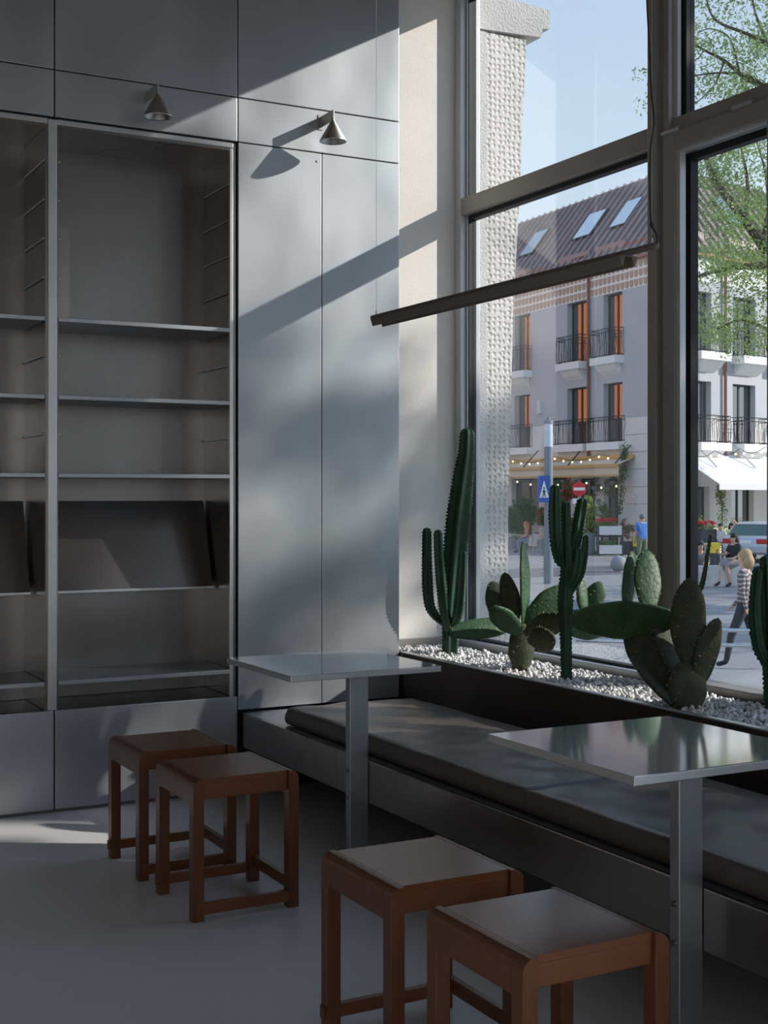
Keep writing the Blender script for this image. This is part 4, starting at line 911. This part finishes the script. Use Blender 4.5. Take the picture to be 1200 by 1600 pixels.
# ------------------------------------------------------------------ people
BONES = [('pelvis','spine'),('spine','chest'),('chest','neck'),('neck','chin'),('chin','head'),('chest','sl'),('sl','el'),('el','wl'),('wl','hl'),('chest','sr'),('sr','er'),('er','wr'),('wr','hr'),
         ('pelvis','pl'),('pl','kl'),('kl','al'),('al','tl'),('pelvis','pr'),('pr','kr'),('kr','ar'),('ar','tr')]
RAD = dict(pelvis=.145, spine=.135, chest=.15, neck=.055, chin=.075, head=.088, sl=.068, sr=.068, el=.044, er=.044, wl=.030, wr=.030, hl=.032, hr=.032, pl=.095, pr=.095, kl=.062, kr=.062, al=.042, ar=.042, tl=.036, tr=.036)
def person(loc, heading, J, mats, label, hair, scale=1.0, girth=1.0, skirt=None):
    """J: joints in metres, x to the person's right, y ahead, z up; mats: material of top, legs, shoes, sleeve length"""
    loc = Vector(loc); t = thing('person', tuple(loc), label, 'person'); R_ = Matrix.Rotation(heading, 3, 'Z')
    names = list(J); co = {k: Vector(J[k])*scale for k in names}
    me = bpy.data.meshes.new('skeleton'); me.from_pydata([co[k] for k in names], [(names.index(a), names.index(b)) for a, b in BONES], [])
    ob = bpy.data.objects.new('skeleton', me); COL.objects.link(ob); sk = ob.modifiers.new('skin', 'SKIN'); sk.use_smooth_shade = True
    if not me.skin_vertices: me.skin_vertices.new()
    for i, k in enumerate(names):
        v = me.skin_vertices[0].data[i]; r = RAD[k]*scale*(girth if k in ('pelvis', 'spine', 'chest', 'sl', 'sr', 'pl', 'pr') else 1); v.radius = (r, r*.72) if k in ('pelvis', 'spine', 'chest') else (r, r); v.use_root = (k == 'pelvis')
    ob.modifiers.new('sub', 'SUBSURF').levels = 2
    ev = ob.evaluated_get(bpy.context.evaluated_depsgraph_get()); bm_me = bpy.data.meshes.new_from_object(ev); bpy.data.objects.remove(ob)
    # hands: fingers grown from the palm
    fm = MB()
    for s in ('l', 'r'):
        w, h = co['w'+s], co['h'+s]; d = (h-w).normalized(); sd = d.cross(Vector((0, 0, 1)) if abs(d.z) < .8 else Vector((0, 1, 0))).normalized(); up = d.cross(sd)
        for k in range(4):
            b0 = h+sd*((k-1.5)*.017*scale); l = (.062, .072, .068, .052)[k]*scale
            fm.tube([b0-d*.01, b0+d*l*.5, b0+d*l*.85-up*.022*scale], [.0085*scale, .008*scale, .006*scale], 5)
        b0 = w+d*.03*scale-sd*.028*scale; fm.tube([b0, b0+(d*.6-sd*.8).normalized()*.04*scale, b0+(d*.9-sd*.6).normalized()*.06*scale], [.010*scale, .009*scale, .007*scale], 5)
    # nose and ears
    hd = co['head']; face = Vector(J.get('look', (0, 1, 0))); 
    J2 = {k: v for k, v in co.items()}
    nose = (co['chin']*.5+hd*.5)+face*.088*scale; fm.tube([nose+Vector((0, 0, .022*scale)), nose+face*.012*scale, nose-Vector((0, 0, .012*scale))], [.006*scale, .012*scale, .004*scale], 5)
    er_ = face.cross(Vector((0, 0, 1)))
    for s in (-1, 1): fm.ball(tuple((co['chin']*.5+hd*.5)+er_*(s*.083*scale)), (.014*scale, .014*scale, .026*scale), 6, 5)
    nb = len(bm_me.vertices); V = [v.co.copy() for v in bm_me.vertices]+[Vector(v) for v in fm.v]; Fc = [tuple(p.vertices) for p in bm_me.polygons]; nf = len(Fc); Fc += [tuple(i+nb for i in f) for f in fm.f]
    bpy.data.meshes.remove(bm_me)
    mi = []
    for f in Fc:
        c = sum((V[i] for i in f), Vector())/len(f); best = None
        for a, b in BONES:
            A_, B_ = co[a], co[b]; ab = B_-A_; tt = max(0, min(1, (c-A_).dot(ab)/max(1e-9, ab.length_squared))); dd = (c-(A_+ab*tt)).length/(.5*(RAD[a]+RAD[b]))
            if best is None or dd < best[0]: best = (dd, a, b, tt)
        _, a, b, tt = best; m_ = 0
        if (a, b) in (('pelvis','spine'),('spine','chest')) or b in ('sl', 'sr') or (a == 'chest' and tt < .6): m_ = 1
        elif a in ('sl', 'sr'): m_ = 1 if tt < mats.get('sleeve', .8) else 0
        elif a in ('el', 'er'): m_ = 1 if mats.get('sleeve', .8) > 1 else 0
        elif b in ('pl', 'pr') or a in ('pl', 'pr'): m_ = 2
        elif a in ('kl', 'kr'): m_ = 2 if mats.get('long', True) and tt < .92 else (3 if tt > .9 else 0)
        elif a in ('al', 'ar'): m_ = 3
        mi.append(m_)
    for i in range(nf, len(Fc)): mi[i] = 0
    mb = MB(); mb.v = [tuple(R_@v+loc) for v in V]; mb.f = Fc; mb.m = mi
    body = mb.build('body', ['skin', mats['top'], mats['legs'], mats['shoe']], t, smooth=True)
    hm = MB(); c = co['chin']*.35+hd*.65
    def put(p): return tuple(R_@Vector(p)+loc)
    kind, hmat = hair; nb_ = len(hm.v)
    hm.ball(tuple(c-face*.036*scale+Vector((0, 0, .028*scale))), (.098*scale, .098*scale, .102*scale), 12, 10)
    if kind == 'long':
        hm.tube([c-face*.05+Vector((0, 0, .05)), c-face*.10-Vector((0, 0, .06)), c-face*.11-Vector((0, 0, .22)), c-face*.09-Vector((0, 0, .36))], [.075, .105, .095, .05], 10)
    if kind == 'bob': hm.tube([c-face*.04+Vector((0, 0, .04)), c-face*.07-Vector((0, 0, .07)), c-face*.06-Vector((0, 0, .15))], [.08, .094, .07], 10)
    if kind == 'cap': hm.obox(tuple(c+face*.11+Vector((0, 0, .045))), er_*.07, face*.06, Vector((0, 0, .008)))
    hm.v = [put(v) for v in hm.v]; hm.build('hair' if kind != 'cap' else 'cap', hmat, t, smooth=(kind != 'cap'))
    ey = MB()
    for s in (-1, 1): ey.ball(put(c+face*.082*scale+er_*(s*.034*scale)-Vector((0, 0, .012))), .009*scale, 6, 5)
    ey.build('eyes', 'black', t, kind='stuff')
    if skirt:
        sk_ = MB(); pl_, pr_, kl, kr = co['pl'], co['pr'], co['kl'], co['kr']; hip = (pl_+pr_)/2; kn = (kl+kr)/2; P = [hip+Vector((0, 0, .10)), hip, hip.lerp(kn, .55), hip.lerp(kn, .98)]
        sk_.tube([put(p) for p in P], [.14, .17, .165, .15], 14); sk_.build('skirt', skirt, t, smooth=True)
    return t
def stand(**k):
    J = dict(pelvis=(0,0,.95), spine=(0,0,1.12), chest=(0,-.01,1.34), neck=(0,0,1.48), chin=(0,.02,1.57), head=(0,.015,1.67), sl=(-.18,-.01,1.40), el=(-.23,-.02,1.12), wl=(-.22,.08,.88), hl=(-.21,.10,.80),
             sr=(.18,-.01,1.40), er=(.23,-.02,1.12), wr=(.22,.08,.88), hr=(.21,.10,.80), pl=(-.10,0,.88), kl=(-.11,.01,.49), al=(-.11,-.02,.08), tl=(-.12,.15,.035), pr=(.10,0,.88), kr=(.11,.01,.49), ar=(.11,-.02,.08), tr=(.12,.15,.035))
    J.update(k); return J
def sit(h=.5, lean=.0, **k):
    y = lambda z: lean*(z)                  # torso leans ahead by lean per metre above the seat
    def up(x, yy, z): return (x, yy+y(z), h+z)
    J = dict(pelvis=up(0,0,.10), spine=up(0,0,.27), chest=up(0,0,.48), neck=up(0,.01,.62), chin=up(0,.04,.70), head=up(0,.04,.80), sl=up(-.18,0,.54), el=up(-.22,.06,.28), wl=up(-.16,.28,.20), hl=up(-.14,.36,.21),
             sr=up(.18,0,.54), er=up(.22,.06,.28), wr=up(.16,.28,.20), hr=up(.14,.36,.21), pl=(-.10,.06,h+.08), kl=(-.12,.46,h+.06), al=(-.12,.44,.08), tl=(-.12,.60,.035), pr=(.10,.06,h+.08), kr=(.12,.46,h+.06), ar=(.12,.44,.08), tr=(.12,.60,.035))
    J.update(k); return J
HV = -YAW                                   # heading that faces away from the viewer
person(ground_pt(1003, 46.5), HV+.3, stand(er=(.25,.08,1.14), wr=(.14,.28,1.16), hr=(.10,.34,1.20)), dict(top='shirt_blue', legs='trouser_olive', shoe='shoe', long=True), 'man in a bright blue t-shirt standing with his back turned at the terrace', ('short', 'hair_grey'), 1.04, girth=1.3)
person(ground_pt(825, 57.2), HV+PI/2, sit(.47, .12), dict(top='shirt_floral', legs='denim', shoe='shoe', sleeve=.8), 'red-haired woman sitting at the pale terrace table', ('long', 'hair_red'))
person(ground_pt(1150, 35.8), HV+PI*.66, sit(.56, .10, er=(.22,.16,.86), wr=(.16,.40,.86), hr=(.14,.48,.88), al=(-.10,.30,.08), tl=(-.10,.46,.035), ar=(.10,.52,.10), tr=(.10,.67,.05)), dict(top='shirt_black', legs='skirt', shoe='shoe', sleeve=.7, long=False), 'woman with long dark hair and patterned skirt sitting on the concrete block holding a phone', ('long', 'hair_dark'), skirt='skirt')
ph = FW*35.8+RT*((1150-600)/FPX*35.8); MBp = Vector((ph.x, ph.y, GZ))+Matrix.Rotation(HV+PI*.66, 3, 'Z')@Vector((.14, .56, .95))
phn = thing('phone', tuple(MBp-Vector((0, 0, .07))), 'dark phone held by the woman on the concrete block', 'phone'); MB().obox(MBp, RT*.006-Vector((0, 0, .003)), FW*.036, Vector((0, 0, .07))+RT*.02).build('case', 'black', phn); MB().obox(MBp+RT*.007, RT*.0012, FW*.032, Vector((0, 0, .064))+RT*.018).build('screen', 'car_glass', phn)
person(ground_pt(1093, 36.75), HV+PI-.2, sit(.36, .95, wl=(-.14,.62,.56), hl=(-.12,.70,.58), wr=(.14,.62,.56), hr=(.12,.70,.58), el=(-.22,.44,.60), er=(.22,.44,.60)), dict(top='shirt_grey', legs='trouser_dark', shoe='shoe', sleeve=.8), 'man in a grey t-shirt and dark cap bending over the concrete block', ('cap', 'cap'))
person(ground_pt(1163, 18.8), HV+PI/2-.5, stand(kl=(-.11,.16,.50), al=(-.11,.24,.09), tl=(-.11,.39,.05), kr=(.11,-.10,.50), ar=(.11,-.34,.14), tr=(.11,-.22,.04), wl=(-.22,-.08,.9), hl=(-.22,-.12,.82), wr=(.22,.2,.92), hr=(.22,.26,.86)), dict(top='striped_top', legs='trouser_dark', shoe='shoe', sleeve=1.2), 'fair-haired woman in a striped dark top walking past the railing', ('bob', 'hair_blonde'), .97)
person(ground_pt(1126, 53.4), HV+PI-.3, sit(.47, .1), dict(top='shirt_white', legs='trouser_grey', shoe='shoe'), 'person in a pale shirt sitting under the white awning', ('short', 'hair_dark'))
person(ground_pt(1142, 54.2), HV+PI+.3, sit(.47, .05, el=(-.26,.05,1.30), wl=(-.10,.05,1.46), hl=(-.04,.04,1.42)), dict(top='shirt_green', legs='trouser_grey', shoe='shoe'), 'person in a yellow-green top with one arm raised under the white awning', ('long', 'hair_dark'))
cafe_chair(1127, 53.6, -1, 'timber', 'timber terrace chair under the person in the pale shirt'); cafe_chair(1143, 54.4, -1, 'timber', 'timber terrace chair under the person in yellow-green')
